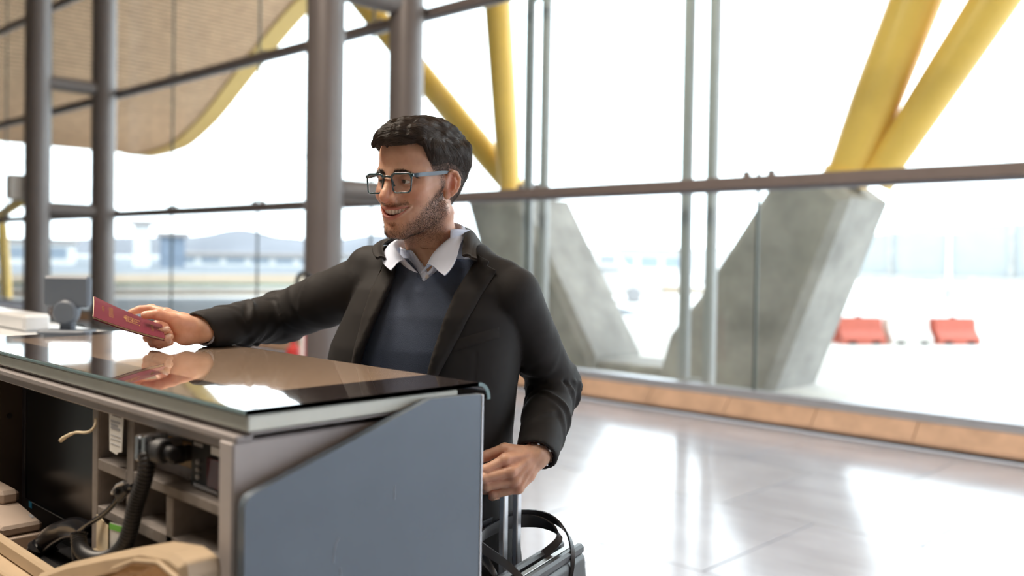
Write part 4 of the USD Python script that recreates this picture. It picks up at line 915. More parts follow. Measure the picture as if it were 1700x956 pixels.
def jacket_sdf(w):
    q = loc(w); dt = torso(q); z = q[:, 2]; front = q[:, 1] < -0.02
    o = jacket_outer(w, q, dt)
    inner = dt - 0.006
    cr, cl = np.interp(z, OZ, OR_), np.interp(z, OZ, OL_)
    opening = np.maximum(np.maximum(cr - q[:, 0], q[:, 0] - cl), q[:, 1] + 0.035)
    o = smax(o, -inner, 0.002)
    o = smax(o, -opening, 0.003)
    hem = 0.815 + 0.10 * np.clip((0.10 - np.abs(q[:, 0] - np.where(q[:, 0] > -0.04, cl, cr))) / 0.10, 0, 1) ** 2 * front
    o = np.maximum(o, hem - z)
    neck = cone(w, NECK_T, NECK_B + [0, 0.005, -0.01], 0.071, 0.078)
    o = smax(o, -np.maximum(neck, 1.47 - z), 0.004)
    sr, er, ir, e2r = sleeve(w, SR + [0, 0, 0.004], ER, WR, [0.064, 0.061, 0.058, 0.048, 0.0405], 0.002, (0, 0, -0.50))
    sl, el, il, e2l = sleeve(w, SL + [0, 0, 0.004], EL, WL, [0.060, 0.052, 0.055, 0.050, 0.0420], 0.006, (-0.15, 0.10, 0.0))
    sr = sr + folds(w, [SR, ER, WR], 0.0072, 11, 0.33); sl = sl + folds(w, [SL, EL, WL], 0.0072, 23, 0.31)
    sr = smax(np.maximum(sr, er), -ir, 0.002); sl = smax(np.maximum(sl, el), -il, 0.002)
    d = smin(o, sr, 0.006); d = smin(d, sl, 0.0022)
    return np.where((w[:, 1] < 1.052) & (w[:, 0] < -1.5), np.maximum(d, 1.3206 - w[:, 2]), d)
m_j = mesh_sdf(jacket_sdf, (-2.0, 0.90, 0.80), (-1.08, 1.62, 1.58), 0.0042, margin=1.5)
soften(m_j, 2)
pj = pobj('jacket', m_j, 'jacket_cloth', label='black jacket worn open, sleeves creased')
# jacket collar
def sp(pts, n):
    return smooth_path(pts, n)
top = sp(wor([(-0.064, -0.104, 1.511), (-0.101, -0.045, 1.546), (-0.098, 0.015, 1.56), (-0.06, 0.062, 1.578), (-0.014, 0.076, 1.583), (0.03, 0.058, 1.581), (0.056, 0.014, 1.573), (0.083, -0.045, 1.55), (0.112, -0.106, 1.52)]), 60)
low = sp(wor([(-0.08, -0.114, 1.516), (-0.118, -0.05, 1.541), (-0.116, 0.025, 1.542), (-0.076, 0.086, 1.541), (-0.014, 0.102, 1.541), (0.05, 0.082, 1.541), (0.086, 0.022, 1.543), (0.112, -0.045, 1.54), (0.147, -0.116, 1.514)]), 60)
rows = []
cen = wor([[-0.012, 0.0, 0]])[0]
for s in np.linspace(0, 1, 9):
    r = top * (1 - s) + low * s; out = r - cen; out[:, 2] = 0; out /= np.linalg.norm(out, axis=1, keepdims=True)
    rows.append(r + out * 0.007 * math.sin(math.pi * s) + np.array([0, 0, 0.004 * math.sin(math.pi * min(1, s * 2))]))
pobj('collar', sheet(np.array(rows), 0.006), 'lapel_cloth', parent=pj)
from scipy.spatial import Delaunay
def laid(poly, off, thick, roll=0.0, h=0.006, edge=None):
    """a piece of cloth cut to a front outline (X, z) and laid on the jacket"""
    pg = sg.Polygon(poly).buffer(0.0015).buffer(-0.0015); L = pg.exterior.length
    bd = np.array([pg.exterior.interpolate(t).coords[0] for t in np.arange(0, L, 0.004)])
    x0, z0, x1, z1 = pg.bounds; gx, gz = np.meshgrid(np.arange(x0, x1, h), np.arange(z0, z1, h)); g = np.c_[gx.ravel(), gz.ravel()]
    g = g[poly_sd(g, bd) < -0.003]; pts = np.vstack([bd, g]); t = Delaunay(pts).simplices
    t = t[poly_sd(pts[t].mean(1), bd) < 0]
    e1, e2 = pts[t[:, 1]] - pts[t[:, 0]], pts[t[:, 2]] - pts[t[:, 0]]; flip = e1[:, 0] * e2[:, 1] - e1[:, 1] * e2[:, 0] < 0; t[flip] = t[flip][:, ::-1]
    y = np.full(len(pts), -0.26)
    for _ in range(60): y += 0.8 * np.clip(jacket_outer(wor(np.c_[pts[:, 0], y, pts[:, 1]])), -0.02, 0.05)
    if roll: y -= roll * np.exp(-(np.abs(edge(pts)) / 0.014) ** 2)
    y = np.minimum(y, -0.05); d = -poly_sd(pts, bd); k = len(pts); lip = thick * np.sqrt(np.clip(d / 0.0025, 0.15, 1))
    V = np.vstack([np.c_[pts[:, 0], y - off - lip, pts[:, 1]], np.c_[pts[:, 0], y - off + 0.002, pts[:, 1]]])
    n = len(bd); i = np.arange(n); j = (i + 1) % n
    pos = sg.LinearRing(bd).is_ccw
    side = np.vstack([np.c_[i, i + k, j + k], np.c_[i, j + k, j]]) if pos else np.vstack([np.c_[i, j + k, i + k], np.c_[i, j, j + k]])
    m = trimesh.Trimesh(wor(V), np.vstack([t, t[:, ::-1] + k, side]), process=False)
    return m
ledge = lambda p: p[:, 0] - np.interp(p[:, 1], OZ, OL_); redge = lambda p: p[:, 0] - np.interp(p[:, 1], OZ, OR_)
pobj('lapel', laid(LAP_R, 0.0014, 0.0062, 0.004, edge=redge), 'lapel_cloth', smooth=45, parent=pj, label='right lapel with a notch')
pobj('lapel', laid(LAP_L, 0.0014, 0.0062, 0.004, edge=ledge), 'lapel_cloth', smooth=45, parent=pj, label='left lapel with a notch')
pobj('breast_pocket', laid(POCKET, 0.0004, 0.0024), 'lapel_cloth', smooth=45, parent=pj)

# sweater and shirt
VX = 0.012
def sweater_sdf(w):
    q = loc(w); z = q[:, 2]; d = torso(q) - 0.004
    d = d + 0.002 * (meshkit.noise(q * [12, 12, 6] + 2, 5) - 0.5)
    v = (np.abs(q[:, 0] - VX) - (z - 1.467) * 0.95) * 0.72
    rib = np.clip(0.5 - (np.abs(v - 0.010) - 0.0095) / 0.002, 0, 1) * (q[:, 1] < 0)
    d = d - 0.0022 * rib * (1 + 0.35 * np.sin((z * 0.6 + np.abs(q[:, 0])) * 1500))
    d = smax(d, -np.maximum(v, q[:, 1] + 0.02), 0.002)
    d = np.maximum(d, z - 1.515)
    neck = cone(w, NECK_T, NECK_B + [0, 0.0, -0.02], 0.066, 0.070)
    d = smax(d, -np.maximum(neck, 1.46 - z), 0.003)
    return np.maximum(np.maximum(d, -(torso(q) + 0.006)), 0.98 - z)
pobj('sweater', mesh_sdf(sweater_sdf, (-1.68, 1.12, 0.97), (-1.22, 1.48, 1.53), 0.0045), 'sweater_knit', label='dark blue V-neck sweater')
def shirt_sdf(w):
    q = loc(w); z = q[:, 2]; d = torso(q) + 0.004
    plk = np.clip(0.5 - (np.abs(q[:, 0] - VX - 0.004) - 0.012) / 0.002, 0, 1) * (q[:, 1] < 0)
    d = d - 0.0018 * plk
    neck = cone(w, NECK_T, NECK_B + [0, 0, -0.01], 0.0615, 0.0615)
    o = np.maximum(np.abs(np.where(q[:, 1] < 0, q[:, 0] - 0.010, 9)) - np.interp(z, [1.485, 1.535], [0.0, 0.040]), q[:, 1] + 0.02)
    d = smin(d, np.maximum(np.abs(cone(w, NECK_T, NECK_B, 0.0655, 0.067)) - 0.0015, np.maximum(z - (1.545 + 0.20 * (q[:, 1] + 0.0)), 1.46 - z)), 0.004)
    d = smax(d, -np.maximum(neck, 1.475 - z), 0.002); d = smax(d, -np.maximum(o, 1.484 - z), 0.002)
    return np.maximum(np.maximum(d, -(torso(q) + 0.012) * (z < 1.45) - 1 * (z >= 1.45)), 1.25 - z)
psh = pobj('shirt', mesh_sdf(shirt_sdf, (-1.62, 1.13, 1.24), (-1.28, 1.44, 1.63), 0.0030), 'shirt_cotton', label='pale blue shirt with open collar')
fold = sp(wor([(-0.03, -0.086, 1.511), (-0.062, -0.07, 1.534), (-0.082, -0.03, 1.55), (-0.075, 0.01, 1.566), (-0.052, 0.042, 1.584), (-0.016, 0.056, 1.592), (0.02, 0.046, 1.59), (0.041, 0.018, 1.58), (0.048, -0.022, 1.564), (0.037, -0.056, 1.542), (0.024, -0.086, 1.504)]), 80)
edge = sp(wor([(-0.04, -0.122, 1.49), (-0.074, -0.1, 1.508), (-0.098, -0.04, 1.531), (-0.092, 0.014, 1.548), (-0.064, 0.056, 1.562), (-0.014, 0.07, 1.566), (0.032, 0.06, 1.566), (0.056, 0.022, 1.562), (0.07, -0.032, 1.55), (0.086, -0.082, 1.518), (0.08, -0.12, 1.482)]), 80)
stand = sp(wor([(0.0, -0.086, 1.486), (-0.05, -0.066, 1.506), (-0.074, -0.028, 1.528), (-0.067, 0.01, 1.545), (-0.047, 0.038, 1.556), (-0.016, 0.05, 1.562), (0.017, 0.042, 1.56), (0.036, 0.016, 1.553), (0.042, -0.02, 1.539), (0.034, -0.052, 1.518), (0.008, -0.086, 1.486)]), 80)
rows = [stand, stand * .5 + fold * .5, fold]
for s in np.linspace(0.12, 1, 8):
    r = fold * (1 - s) + edge * s; out = r - cen; out[:, 2] = 0; out /= np.linalg.norm(out, axis=1, keepdims=True)
    rows.append(r + out * (0.005 * math.sin(math.pi * s)) + np.array([0, 0, 0.003 * math.sin(math.pi * min(1, s * 1.6))]))
pobj('collar', sheet(np.array(rows), 0.0022), 'shirt_cotton', parent=psh)
for z in (1.478,):
    yy = -0.1 * 0 + np.interp(z, TZ, TY) - np.interp(z, TZ, TB) * 0.97 - 0.001
    c = wor([(0.016, yy - (0.004 if z > 1.48 else 0.0), z)])[0]; n = TR @ np.array([0, -1.0, 0.25])
    pobj('button', cyl(c - n * 0.001, c + n * 0.0022, 0.0048, 16, bevel=0.0006), 'white_print', parent=psh, smooth=30)
# shirt cuffs peeping from the sleeves
for W, E, r in ((WR, ER, 0.0335), (WL, EL, 0.0335)):
    d = (W - E) / np.linalg.norm(W - E); x, y, _ = frame_dirs(d); a = np.linspace(0, 2 * np.pi, 40)
    sl = -0.006 if W is WR else -0.012
    g = np.array([W + d * (sl - 0.03 * (1 - s)) + r * (1 - .04 * s) * (np.cos(a)[:, None] * x + np.sin(a)[:, None] * y) for s in np.linspace(0, 1, 5)])
    if W is WR: g[..., 2] = np.maximum(g[..., 2], 1.3225)
    pobj('cuff', sheet(g, 0.002), 'shirt_cotton', parent=psh)
# jacket cuff buttons
for k in range(3):
    d = (WR - ER) / np.linalg.norm(WR - ER); c = WR - d * (0.018 + 0.014 * k) + np.array([0.036, -0.012, -0.012])
    c2 = WL - (WL - EL) / np.linalg.norm(WL - EL) * (0.018 + 0.014 * k) + np.array([0.030, 0.012, -0.026])
    pobj('button', cyl(c2, c2 + np.array([.003, .0, -.002]), 0.006, 14, bevel=0.0008), 'button_black', parent=pj, smooth=30)
# trousers, belt, shoes
def trousers_sdf(w):
    q = loc(w); z = q[:, 2]; d = np.maximum(torso(q) - 0.004, z - 1.0)
    for sx, k, a in ((-1, (-0.100, 0.03, 0.47), (-0.108, 0.045, 0.05)), (1, (0.100, 0.025, 0.47), (0.108, 0.04, 0.05))):
        d = smin(d, chain(q, [(sx * 0.090, 0.02, 0.84), k, a], [0.098, 0.076, 0.066], 0.03), 0.03)
    d = d + 0.006 * (meshkit.noise(q * [10, 10, 16] + 7, 4) - 0.5)
    return np.maximum(np.maximum(d, z - 0.985), 0.035 - z)
ptr = pobj('trousers', mesh_sdf(trousers_sdf, (-1.72, 1.05, 0.02), (-1.18, 1.58, 1.0), 0.010), 'trouser_cloth')
def shoe_sdf(w, sx, y0):
    q = loc(w); d = smin(ell(q, (sx * 0.108, y0 - 0.12, 0.030), (0.046, 0.110, 0.040)), ell(q, (sx * 0.107, y0 - 0.01, 0.05), (0.040, 0.085, 0.055)), 0.03)
    sole = np.maximum(ell(q * [1, 1, 0] + [0, 0, 0], (sx * 0.108, y0 - 0.075, 0), (0.052, 0.165, 1.0)), np.abs(q[:, 2] - 0.011) - 0.011)
    return np.maximum(np.minimum(np.maximum(d, 0.015 - q[:, 2]), sole), 0.0005 - q[:, 2])
for sx, y0 in ((-1, 0.045), (1, 0.04)):
    c = wor([(sx * 0.108, y0 - 0.07, 0.05)])[0]
    pobj('shoe', mesh_sdf(lambda w: shoe_sdf(w, sx, y0), c - [.2, .22, .06], c + [.2, .22, .09], 0.006), 'shoe_leather')
# ---------------------------------------------------------------- the man: hair, brows, beard, eyes, teeth, glasses
def strand_look(name, root, tip, rough):
    n = {'h': ('hair_info', {}), 'r': ('rgb_ramp', {'ramp': [(0.0, root), (1.0, tip)]}), 'p': ('principled_bsdf', {'roughness': rough, 'specular_ior_level': 0.6, 'base_color': root})}
    LOOKS[name] = usdkit.material(stage, '/World/Looks/' + name, n, [('h.intercept', 'r.fac'), ('r.color', 'p.base_color')], surface='p.BSDF')
strand_look('hair_strand', (0.046, 0.028, 0.018), (0.125, 0.078, 0.052), 0.42)
strand_look('beard_strand', (0.040, 0.026, 0.019), (0.060, 0.040, 0.030), 0.5)
look('hair_base', (0.028, 0.018, 0.013), rough=0.5, var=0.3, scale=60, bump=0.6, bscale=180, stretch=(1, 0.35, 0.7))
look('eye_white', (0.72, 0.68, 0.64), rough=0.12, coat=0.6)
look('iris_brown', (0.045, 0.022, 0.012), rough=0.1, coat=1.0)
look('tooth', (0.90, 0.85, 0.76), rough=0.22, coat=0.4)
look('frame_teal', (0.010, 0.045, 0.058), rough=0.16, coat=0.8, spec=0.6)
look('temple_blue', (0.075, 0.115, 0.155), rough=0.42, coat=0.15, spec=0.5)
glass_look('lens_glass', tint=(0.97, 0.975, 0.97), amount=0.7)
rg = np.random.default_rng(21)
def curves(name, pts, w0, w1, mat, parent=None, label=None):
    """pts (n, k, 3) in world space"""
    n, k = pts.shape[:2]
    c = UsdGeom.BasisCurves.Define(stage, numbered(_p(parent or man) + '/' + name))
    c.CreateTypeAttr('linear'); c.CreateWrapAttr('nonperiodic')
    c.CreateCurveVertexCountsAttr(Vt.IntArray.FromNumpy(np.full(n, k, np.int32)))
    c.CreatePointsAttr(Vt.Vec3fArray.FromNumpy((pts.reshape(-1, 3) - TC).astype(np.float32)))
    w = np.tile(np.linspace(w0, w1, k), n).astype(np.float32)
    c.CreateWidthsAttr(Vt.FloatArray.FromNumpy(w)); c.SetWidthsInterpolation('vertex')
    UsdShade.MaterialBindingAPI.Apply(c.GetPrim()).Bind(LOOKS[mat])
    return tag(c, label)
# hair volume over the scalp
def hair_thick(p):
    x, y, z = p[:, 0], p[:, 1], p[:, 2]
    top = np.clip((z - 0.035) / 0.055, 0, 1); top = top * top * (3 - 2 * top)
    front = np.clip((-y - 0.005) / 0.065, 0, 1); back = np.clip((y - 0.03) / 0.05, 0, 1)
    side = 0.0015 + 0.0065 * np.clip((z - 0.01) / 0.05, 0, 1) + 0.0075 * back * np.clip((z + 0.03) / 0.06, 0, 1)
    return side * (1 - top) + (0.0085 + 0.012 * front + 0.006 * back) * top
def hair_sdf(p):
    d = cranium(p); hl = fade_line(p)
    d = smin(d, ell(p, (0, -0.026, 0.042), (0.0640, 0.0625, 0.052)), 0.022)
    t = hair_thick(p); k = np.clip(hl / 0.020, 0, 1); k = np.sqrt(k)
    wv = meshkit.noise(np.c_[(p[:, 0] * 0.9 + p[:, 1] * 0.35) * 150, (p[:, 1] * 0.9 - p[:, 0] * 0.35) * 32, p[:, 2] * 50], 3) - 0.5
    wv2 = meshkit.noise(np.c_[p[:, 1] * 60, p[:, 2] * 60, p[:, 0] * 60], 9) - 0.5
    d = d - t * k + 0.0055 * (1 - k) - (0.0045 * wv + 0.006 * wv2) * k * np.clip(t / 0.012, 0, 1)
    tuft = chain(p, [(0.040, -0.062, 0.088), (0.012, -0.080, 0.089), (-0.020, -0.089, 0.082), (-0.040, -0.091, 0.070)], [0.014, 0.0155, 0.0135, 0.006], 0.006)
    return smin(d, tuft - 0.003 * wv, 0.012)
def hair_w(w): return hair_sdf(to_head(w)) * HEAD_S
m_hair = mesh_sdf(hair_w, HEAD_O - [.12, .14, .11], HEAD_O + [.12, .14, .155], 0.0024)
c = to_head(m_hair.triangles_center); keep = head_sdf(c) > -0.0015
m_hair = trimesh.Trimesh(m_hair.vertices, m_hair.faces[keep], process=False); m_hair.remove_unreferenced_vertices()
ph_ = pobj('hair', m_hair, 'hair_base', label='short dark brown hair swept forward')
def hair_dir(p):
    x, y, z = p[:, 0], p[:, 1], p[:, 2]
    top = np.clip((z - 0.055) / 0.04, 0, 1)[:, None]
    a = np.array([-0.55, -0.80, 0.10]) + 0 * p
    a[:, 0] += -0.3 * np.clip((-y - 0.03) / 0.05, 0, 1)
    s = np.c_[0 * x, 0.55 - 0.5 * np.clip((y - 0.03) / 0.06, 0, 1) - 0.5 * np.clip((-y - 0.0) / 0.05, 0, 1), -0.85 + 0 * x]
    d = a * top + s * (1 - top)
    wob = np.c_[meshkit.noise(p * 55, 31), meshkit.noise(p * 55 + 9, 32), meshkit.noise(p * 55 + 17, 33)] - 0.5
    d = d + 1.1 * wob
    return d / np.linalg.norm(d, axis=1, keepdims=True)
def grow(n, k=8):
    tri = m_hair.area_faces; ids = rg.choice(len(tri), n, p=tri / tri.sum()); b = rg.dirichlet([1, 1, 1], n)
    p = to_head((m_hair.triangles[ids] * b[:, :, None]).sum(1)); p = p[fade_line(p) > 0.001]; n = len(p)
    L = 0.008 + 0.034 * np.clip((p[:, 2] - 0.00) / 0.07, 0, 1) * rg.uniform(0.6, 1.1, n)
    L *= np.clip(hair_thick(p) / 0.012, 0.25, 1)
    out = [p - 0.0008 * grad(hair_sdf, p)]; cur = p.copy(); lift = rg.uniform(0.0004, 0.0030, n) * np.clip(L / 0.03, 0.3, 1.3)
    for i in range(1, k):
        g = grad(hair_sdf, cur); d = hair_dir(cur); d = d - g * (d * g).sum(1, keepdims=True) * 0.9; d /= np.linalg.norm(d, axis=1, keepdims=True)
        cur = cur + d * (L / k)[:, None]
        h = lift * math.sin(math.pi * min(0.75, i / k)) + 0.0002
        cur = cur + g * (h - hair_sdf(cur))[:, None] * 0.8
        out.append(cur.copy())
    return np.stack(out, 1)
hs = grow(13000)
curves('hair_strands', to_world(hs.reshape(-1, 3)).reshape(hs.shape), 0.00075, 0.00025, 'hair_strand', parent=ph_).SetCustomDataByKey('kind', 'stuff')
# faded sides: very short hairs straight on the skin; beard stubble
def short_hairs(weight, n, length, seed_dir, name, w, label=None, k=4, mat='beard_strand', jit=0.5):
    tri = m_head.area_faces; cc = to_head(m_head.triangles_center); wt = weight(cc) * tri
    ids = rg.choice(len(tri), n, p=wt / wt.sum()); b = rg.dirichlet([1, 1, 1], n)
    p = to_head((m_head.triangles[ids] * b[:, :, None]).sum(1)); g = grad(head_sdf, p); out = [p - g * 0.0004]
    d = np.array(seed_dir) + jit * rg.normal(size=p.shape); d = d - g * (d * g).sum(1, keepdims=True); d /= np.linalg.norm(d, axis=1, keepdims=True)
    L = length * rg.uniform(0.5, 1.2, n)
    for i in range(1, k):
        s = i / (k - 1); out.append(p + d * (L * s)[:, None] * 0.85 + g * (L * s * (0.55 - 0.25 * s))[:, None])
    a = np.stack(out, 1)
    return curves(name, to_world(a.reshape(-1, 3)).reshape(a.shape), w, w * 0.5, mat, label=label)
short_hairs(lambda p: np.clip(stubble(p), 0, 1) ** 1.3 * not_ear(p), 9000, 0.0042, (0, 0.25, -0.9), 'beard', 0.00032, 'short dark beard stubble').SetCustomDataByKey('kind', 'stuff')
short_hairs(lambda p: np.clip(hairline(p) / 0.01 + 0.3, 0, 1) * (p[:, 2] < 0.05) * (p[:, 2] > -0.085) * not_ear(p) * (hair_thick(p) < 0.010), 15000, 0.0060, (0, 0.4, -0.9), 'faded_side_hair', 0.00034, mat='hair_strand').SetCustomDataByKey('kind', 'stuff')
def brow(s):
    n = 380; t = rg.uniform(0, 1, n); off = rg.normal(size=n) * (0.0019 - 0.0010 * t)
    x = 0.0110 + 0.0420 * t; z = 0.0050 + 0.0075 * np.sin(np.pi * np.clip(t * 0.85 + 0.10, 0, 1)) - 0.0050 * t ** 3 + off
    p = np.c_[s * x, np.full(n, -0.10), z]
    for _ in range(6): p[:, 1] -= head_sdf(p) * np.sign(grad(head_sdf, p)[:, 1])
    g = grad(head_sdf, p); d = np.c_[s * (0.4 + 0.7 * t), 0.3 * t, 0.75 - 1.1 * t] + 0.22 * rg.normal(size=(n, 3)); d -= g * (d * g).sum(1, keepdims=True); d /= np.linalg.norm(d, axis=1, keepdims=True)
    L = 0.0080 * rg.uniform(0.6, 1.1, n)
    a = np.stack([p - g * 0.0003, p + d * (L * .5)[:, None] + g * 0.0012, p + d * L[:, None] + g * 0.0006], 1)
    curves('eyebrow', to_world(a.reshape(-1, 3)).reshape(a.shape), 0.00055, 0.0003, 'hair_strand', label='dark eyebrow')
brow(1); brow(-1)
for s in (1, -1):
    c = np.array([s * EYE_C[0], EYE_C[1], EYE_C[2]])
    e = trimesh.creation.icosphere(3, EYE_R * HEAD_S); e.apply_translation(to_world(c[None])[0])
    pe = pobj('eye', e, 'eye_white')
    look_d = np.array([0.0 - 0.10, -1.0, -0.16]); look_d /= np.linalg.norm(look_d); x, y, _ = frame_dirs(look_d)
    rr = np.linspace(0, 0.0056, 6); aa = np.linspace(0, 2 * np.pi, 28)
    g = np.array([[c + x * (r * math.cos(a)) + y * (r * math.sin(a)) + look_d * (math.sqrt(EYE_R ** 2 - r * r) + 0.0004) for a in aa] for r in rr])
    pobj('iris', sheet(to_world(g.reshape(-1, 3)).reshape(g.shape), 0.0003), 'iris_brown', parent=pe)
# upper teeth in an arch
tt = thing('teeth', parent=man); 
for i, (x, wd, ht) in enumerate([(0.0043, .0083, .0128), (0.0118, .0066, .0116), (0.0185, .0070, .0116), (0.0248, .0064, .0100), (0.0302, .0062, .0086)]):
    for s in (1, -1):
        yy = -0.0905 + 0.0165 * (x / 0.034) ** 2
        ang = math.degrees(math.atan(2 * 0.0165 * x / 0.034 ** 2))
        b = box((0, 0, 0), (wd, 0.006, ht), 0.0016); b = turned(b, rot((0, 0, 1), s * ang), (s * x, yy, z_up(x) + 0.0030 - ht / 2))
        b.vertices = to_world(b.vertices); 
        m = b.copy(); m.apply_translation(-TC); obj('tooth', m, LOOKS['tooth'], tt, smooth=50)
# glasses
FR = lambda p: to_world(np.asarray(p, float))
GT = rot((1, 0, 0), -3.0)
def rimpath(s, n=72):
    poly = sg.Polygon([(0.0095, 0.0075), (0.0610, 0.0075), (0.0580, -0.0310), (0.0160, -0.0310)]).buffer(-0.0095).buffer(0.0095, quad_segs=10).exterior
    pts = np.array([poly.interpolate(t, normalized=True).coords[0] for t in np.linspace(0, 1, n, endpoint=False)])
    y = -0.1020 + 0.07 * np.maximum(pts[:, 0] - 0.02, 0) ** 1.0 * 0.35 + 1.6 * (pts[:, 0] - 0.01) ** 2
    return np.c_[s * pts[:, 0], y, pts[:, 1] + 0.0005 + 0.030 * s * pts[:, 0]]
gl = thing('glasses', 'teal framed eyeglasses with blue-grey temples', None, tuple(TC) if False else (0, 0, 0), parent=man)
def gobj(name, mesh, mat, smooth=40, label=None):
    m = mesh.copy(); m.vertices = to_world(m.vertices) - TC; return obj(name, m, LOOKS[mat], gl, smooth=smooth, label=label)
for s in (1, -1):
    r = rimpath(s); r = np.vstack([r, r[:2]])
    rad = np.where(r[:, 2] > 0.000, 0.0026, 0.0017)
    gobj('rim', tube(r, rad, 10, caps=False), 'frame_teal')
    poly = rimpath(s, 48); cc = poly.mean(0)
    V = np.vstack([cc[None] + [0, 0.0002, 0], poly]); Fs = [[0, 1 + i, 1 + (i + 1) % 48] for i in range(48)]
    k = len(V); V = np.vstack([V, V + [0, 0.0012, 0]]); Fs2 = [[a + k, c_ + k, b + k] for a, b, c_ in Fs]
    gobj('lens', trimesh.Trimesh(V, Fs + Fs2, process=False), 'lens_glass', smooth=False)
    tp = np.array([(s * 0.0625, -0.0945, 0.0040 + s * .002), (s * 0.0662, -0.0910, 0.0040 + s * .002), (s * 0.0705, -0.070, 0.0055 + s * .0015), (s * 0.0748, -0.030, 0.0085), (s * 0.0775, -0.004, 0.0090), (s * 0.0770, 0.018, 0.0035), (s * 0.0735, 0.034, -0.014)])
    tp = smooth_path(tp, 40); hgt = np.interp(np.linspace(0, 1, 40), [0, 0.08, 0.45, 0.75, 1.0], [0.0034, 0.0040, 0.0040, 0.0026, 0.0022])
    V = []; 
    for q, h in zip(tp, hgt):
        V += [q + [-s * 0.0011, 0, -h], q + [s * 0.0011, 0, -h], q + [s * 0.0011, 0, h], q + [-s * 0.0011, 0, h]]
    Fs = []
    for i in range(39):
        for j in range(4):
            a, b, c_, d = i * 4 + j, i * 4 + (j + 1) % 4, (i + 1) * 4 + (j + 1) % 4, (i + 1) * 4 + j; Fs += [[a, b, c_], [a, c_, d]]
    Fs += [[0, 2, 1], [0, 3, 2], [156, 157, 158], [156, 158, 159]]
    m = trimesh.Trimesh(V, Fs, process=False); 
    if m.volume < 0: m.invert()
    gobj('temple', m, 'temple_blue', label='blue-grey temple')
    gobj('hinge', box((s * 0.0618, -0.0955, 0.0040 + s * .002), (0.0060, 0.0050, 0.0072), 0.0012), 'frame_teal')
gobj('bridge', tube(smooth_path([(-0.0110, -0.1015, 0.0005), (-0.004, -0.1055, 0.0030), (0.004, -0.1055, 0.0032), (0.0110, -0.1015, 0.0011)], 14), 0.0024, 12), 'frame_teal')
for s in (1, -1): gobj('nose_pad', tube(smooth_path([(s * 0.0105, -0.1000, -0.002), (s * 0.0115, -0.0985, -0.009), (s * 0.0145, -0.0965, -0.017)], 10), 0.0022, 10), 'frame_teal')
# bracelet on his left wrist
d = (WL - EL) / np.linalg.norm(WL - EL); x, y, _ = frame_dirs(d); ctr_ = WL + d * 0.004 + np.array([0.003, 0, 0])
br = thing('bracelet', None, None, (0, 0, 0), parent=man)
a = np.linspace(0, 2 * np.pi, 26, endpoint=False)
look('bracelet_leather', (0.09, 0.045, 0.025), rough=0.5)
ring = [ctr_ + 0.0268 * (math.cos(t) * x + math.sin(t) * y) for t in np.r_[a, a[:1]]]
m = tube(np.array(ring), 0.0022, 10, caps=False); m.apply_translation(-TC); obj('band', m, LOOKS['bracelet_leather'], br, smooth=40)
for i, t in enumerate(a):
    if i % 2: continue
    m = trimesh.creation.icosphere(2, 0.0034 if i % 4 else 0.0028); m.apply_translation(ctr_ + 0.0285 * (math.cos(t) * x + math.sin(t) * y) - TC)
    obj('bead', m, LOOKS['chrome' if i % 4 else 'bracelet_leather'], br, smooth=True)
# ---------------------------------------------------------------- passport in his right hand
look('passport_cover', (0.135, 0.010, 0.030), rough=0.42, var=0.08, scale=40, bump=0.05, bscale=700, coat=0.15)
look('gold_print', (0.46, 0.25, 0.11), rough=0.4, metal=0.5)
look('page_edge', (0.72, 0.58, 0.42), rough=0.8, var=0.1, scale=200)
PTL, PBL, PBR, PTR = [np.array(q) for q in ((-1.9346, 0.7759, 1.4257), (-1.8480, 0.7405, 1.3897), (-1.7643, 0.8470, 1.3473), (-1.8272, 0.8705, 1.3700))]
def pas(s, t, h=0.0):
    """s along the long side from the left end, t from the far edge to the near edge, h off the cover"""
    p = (PTL * (1 - s) + PTR * s) * (1 - t) + (PBL * (1 - s) + PBR * s) * t
    du = (PTR - PTL) * (1 - t) + (PBR - PBL) * t; dt = (PBL - PTL) * (1 - s) + (PBR - PTR) * s
    n = np.cross(dt, du); n /= np.linalg.norm(n); n = n if n[2] > 0 else -n
    return p + n * (h + 0.004 * math.sin(math.pi * t) * (1 - s) - 0.003 * math.sin(math.pi * s))
PO = pas(.5, .5)
pp_ = thing('passport', 'dark red passport held out in the right hand of the man', 'passport', tuple(PO))
def flatpart(name, h0, h1, mat, s0=0.0, s1=1.0, t0=0.0, t1=1.0, parent=None):
    S, T = np.linspace(s0, s1, 14), np.linspace(t0, t1, 10)
    a = np.array([[pas(s, t, h1) for t in T] for s in S]); b = np.array([[pas(s, t, h0) for t in T] for s in S])
    m = sheet((a + b) / 2, abs(h1 - h0)); m.apply_translation(-PO); return obj(name, m, LOOKS[mat], parent or pp_, smooth=30)
fc = flatpart('front_cover', -0.0004, 0.0004, 'passport_cover')
flatpart('back_cover', -0.0056, -0.0048, 'passport_cover')
for k in range(5): flatpart('page', -0.0010 - 0.0008 * k, -0.0006 - 0.0008 * k, 'page_edge', -0.012 + 0.002 * k, 0.985, 0.02, 0.98)
flatpart('spine', -0.0052, 0.0, 'passport_cover', 0.0, 1.0, -0.012, 0.004)
def on_cover(mesh2d, s_c, t_c, ang=0.0, size=1.0):
    """a flat mesh (x right, y up, metres) printed on the cover, reading across the short side"""
    v = mesh2d.vertices.copy(); c = (v[:, :2].max(0) + v[:, :2].min(0)) / 2
    L, W = 0.150, 0.095
    out = np.array([pas(s_c - (q[1] - c[1]) * size / L * -1 * -1, t_c - (q[0] - c[0]) * size / W * -1 * -1, 0.00055 + 0.0002 * (q[2] > 1e-6)) for q in v])
    m = trimesh.Trimesh(out - PO, mesh2d.faces, process=False); 
    return m
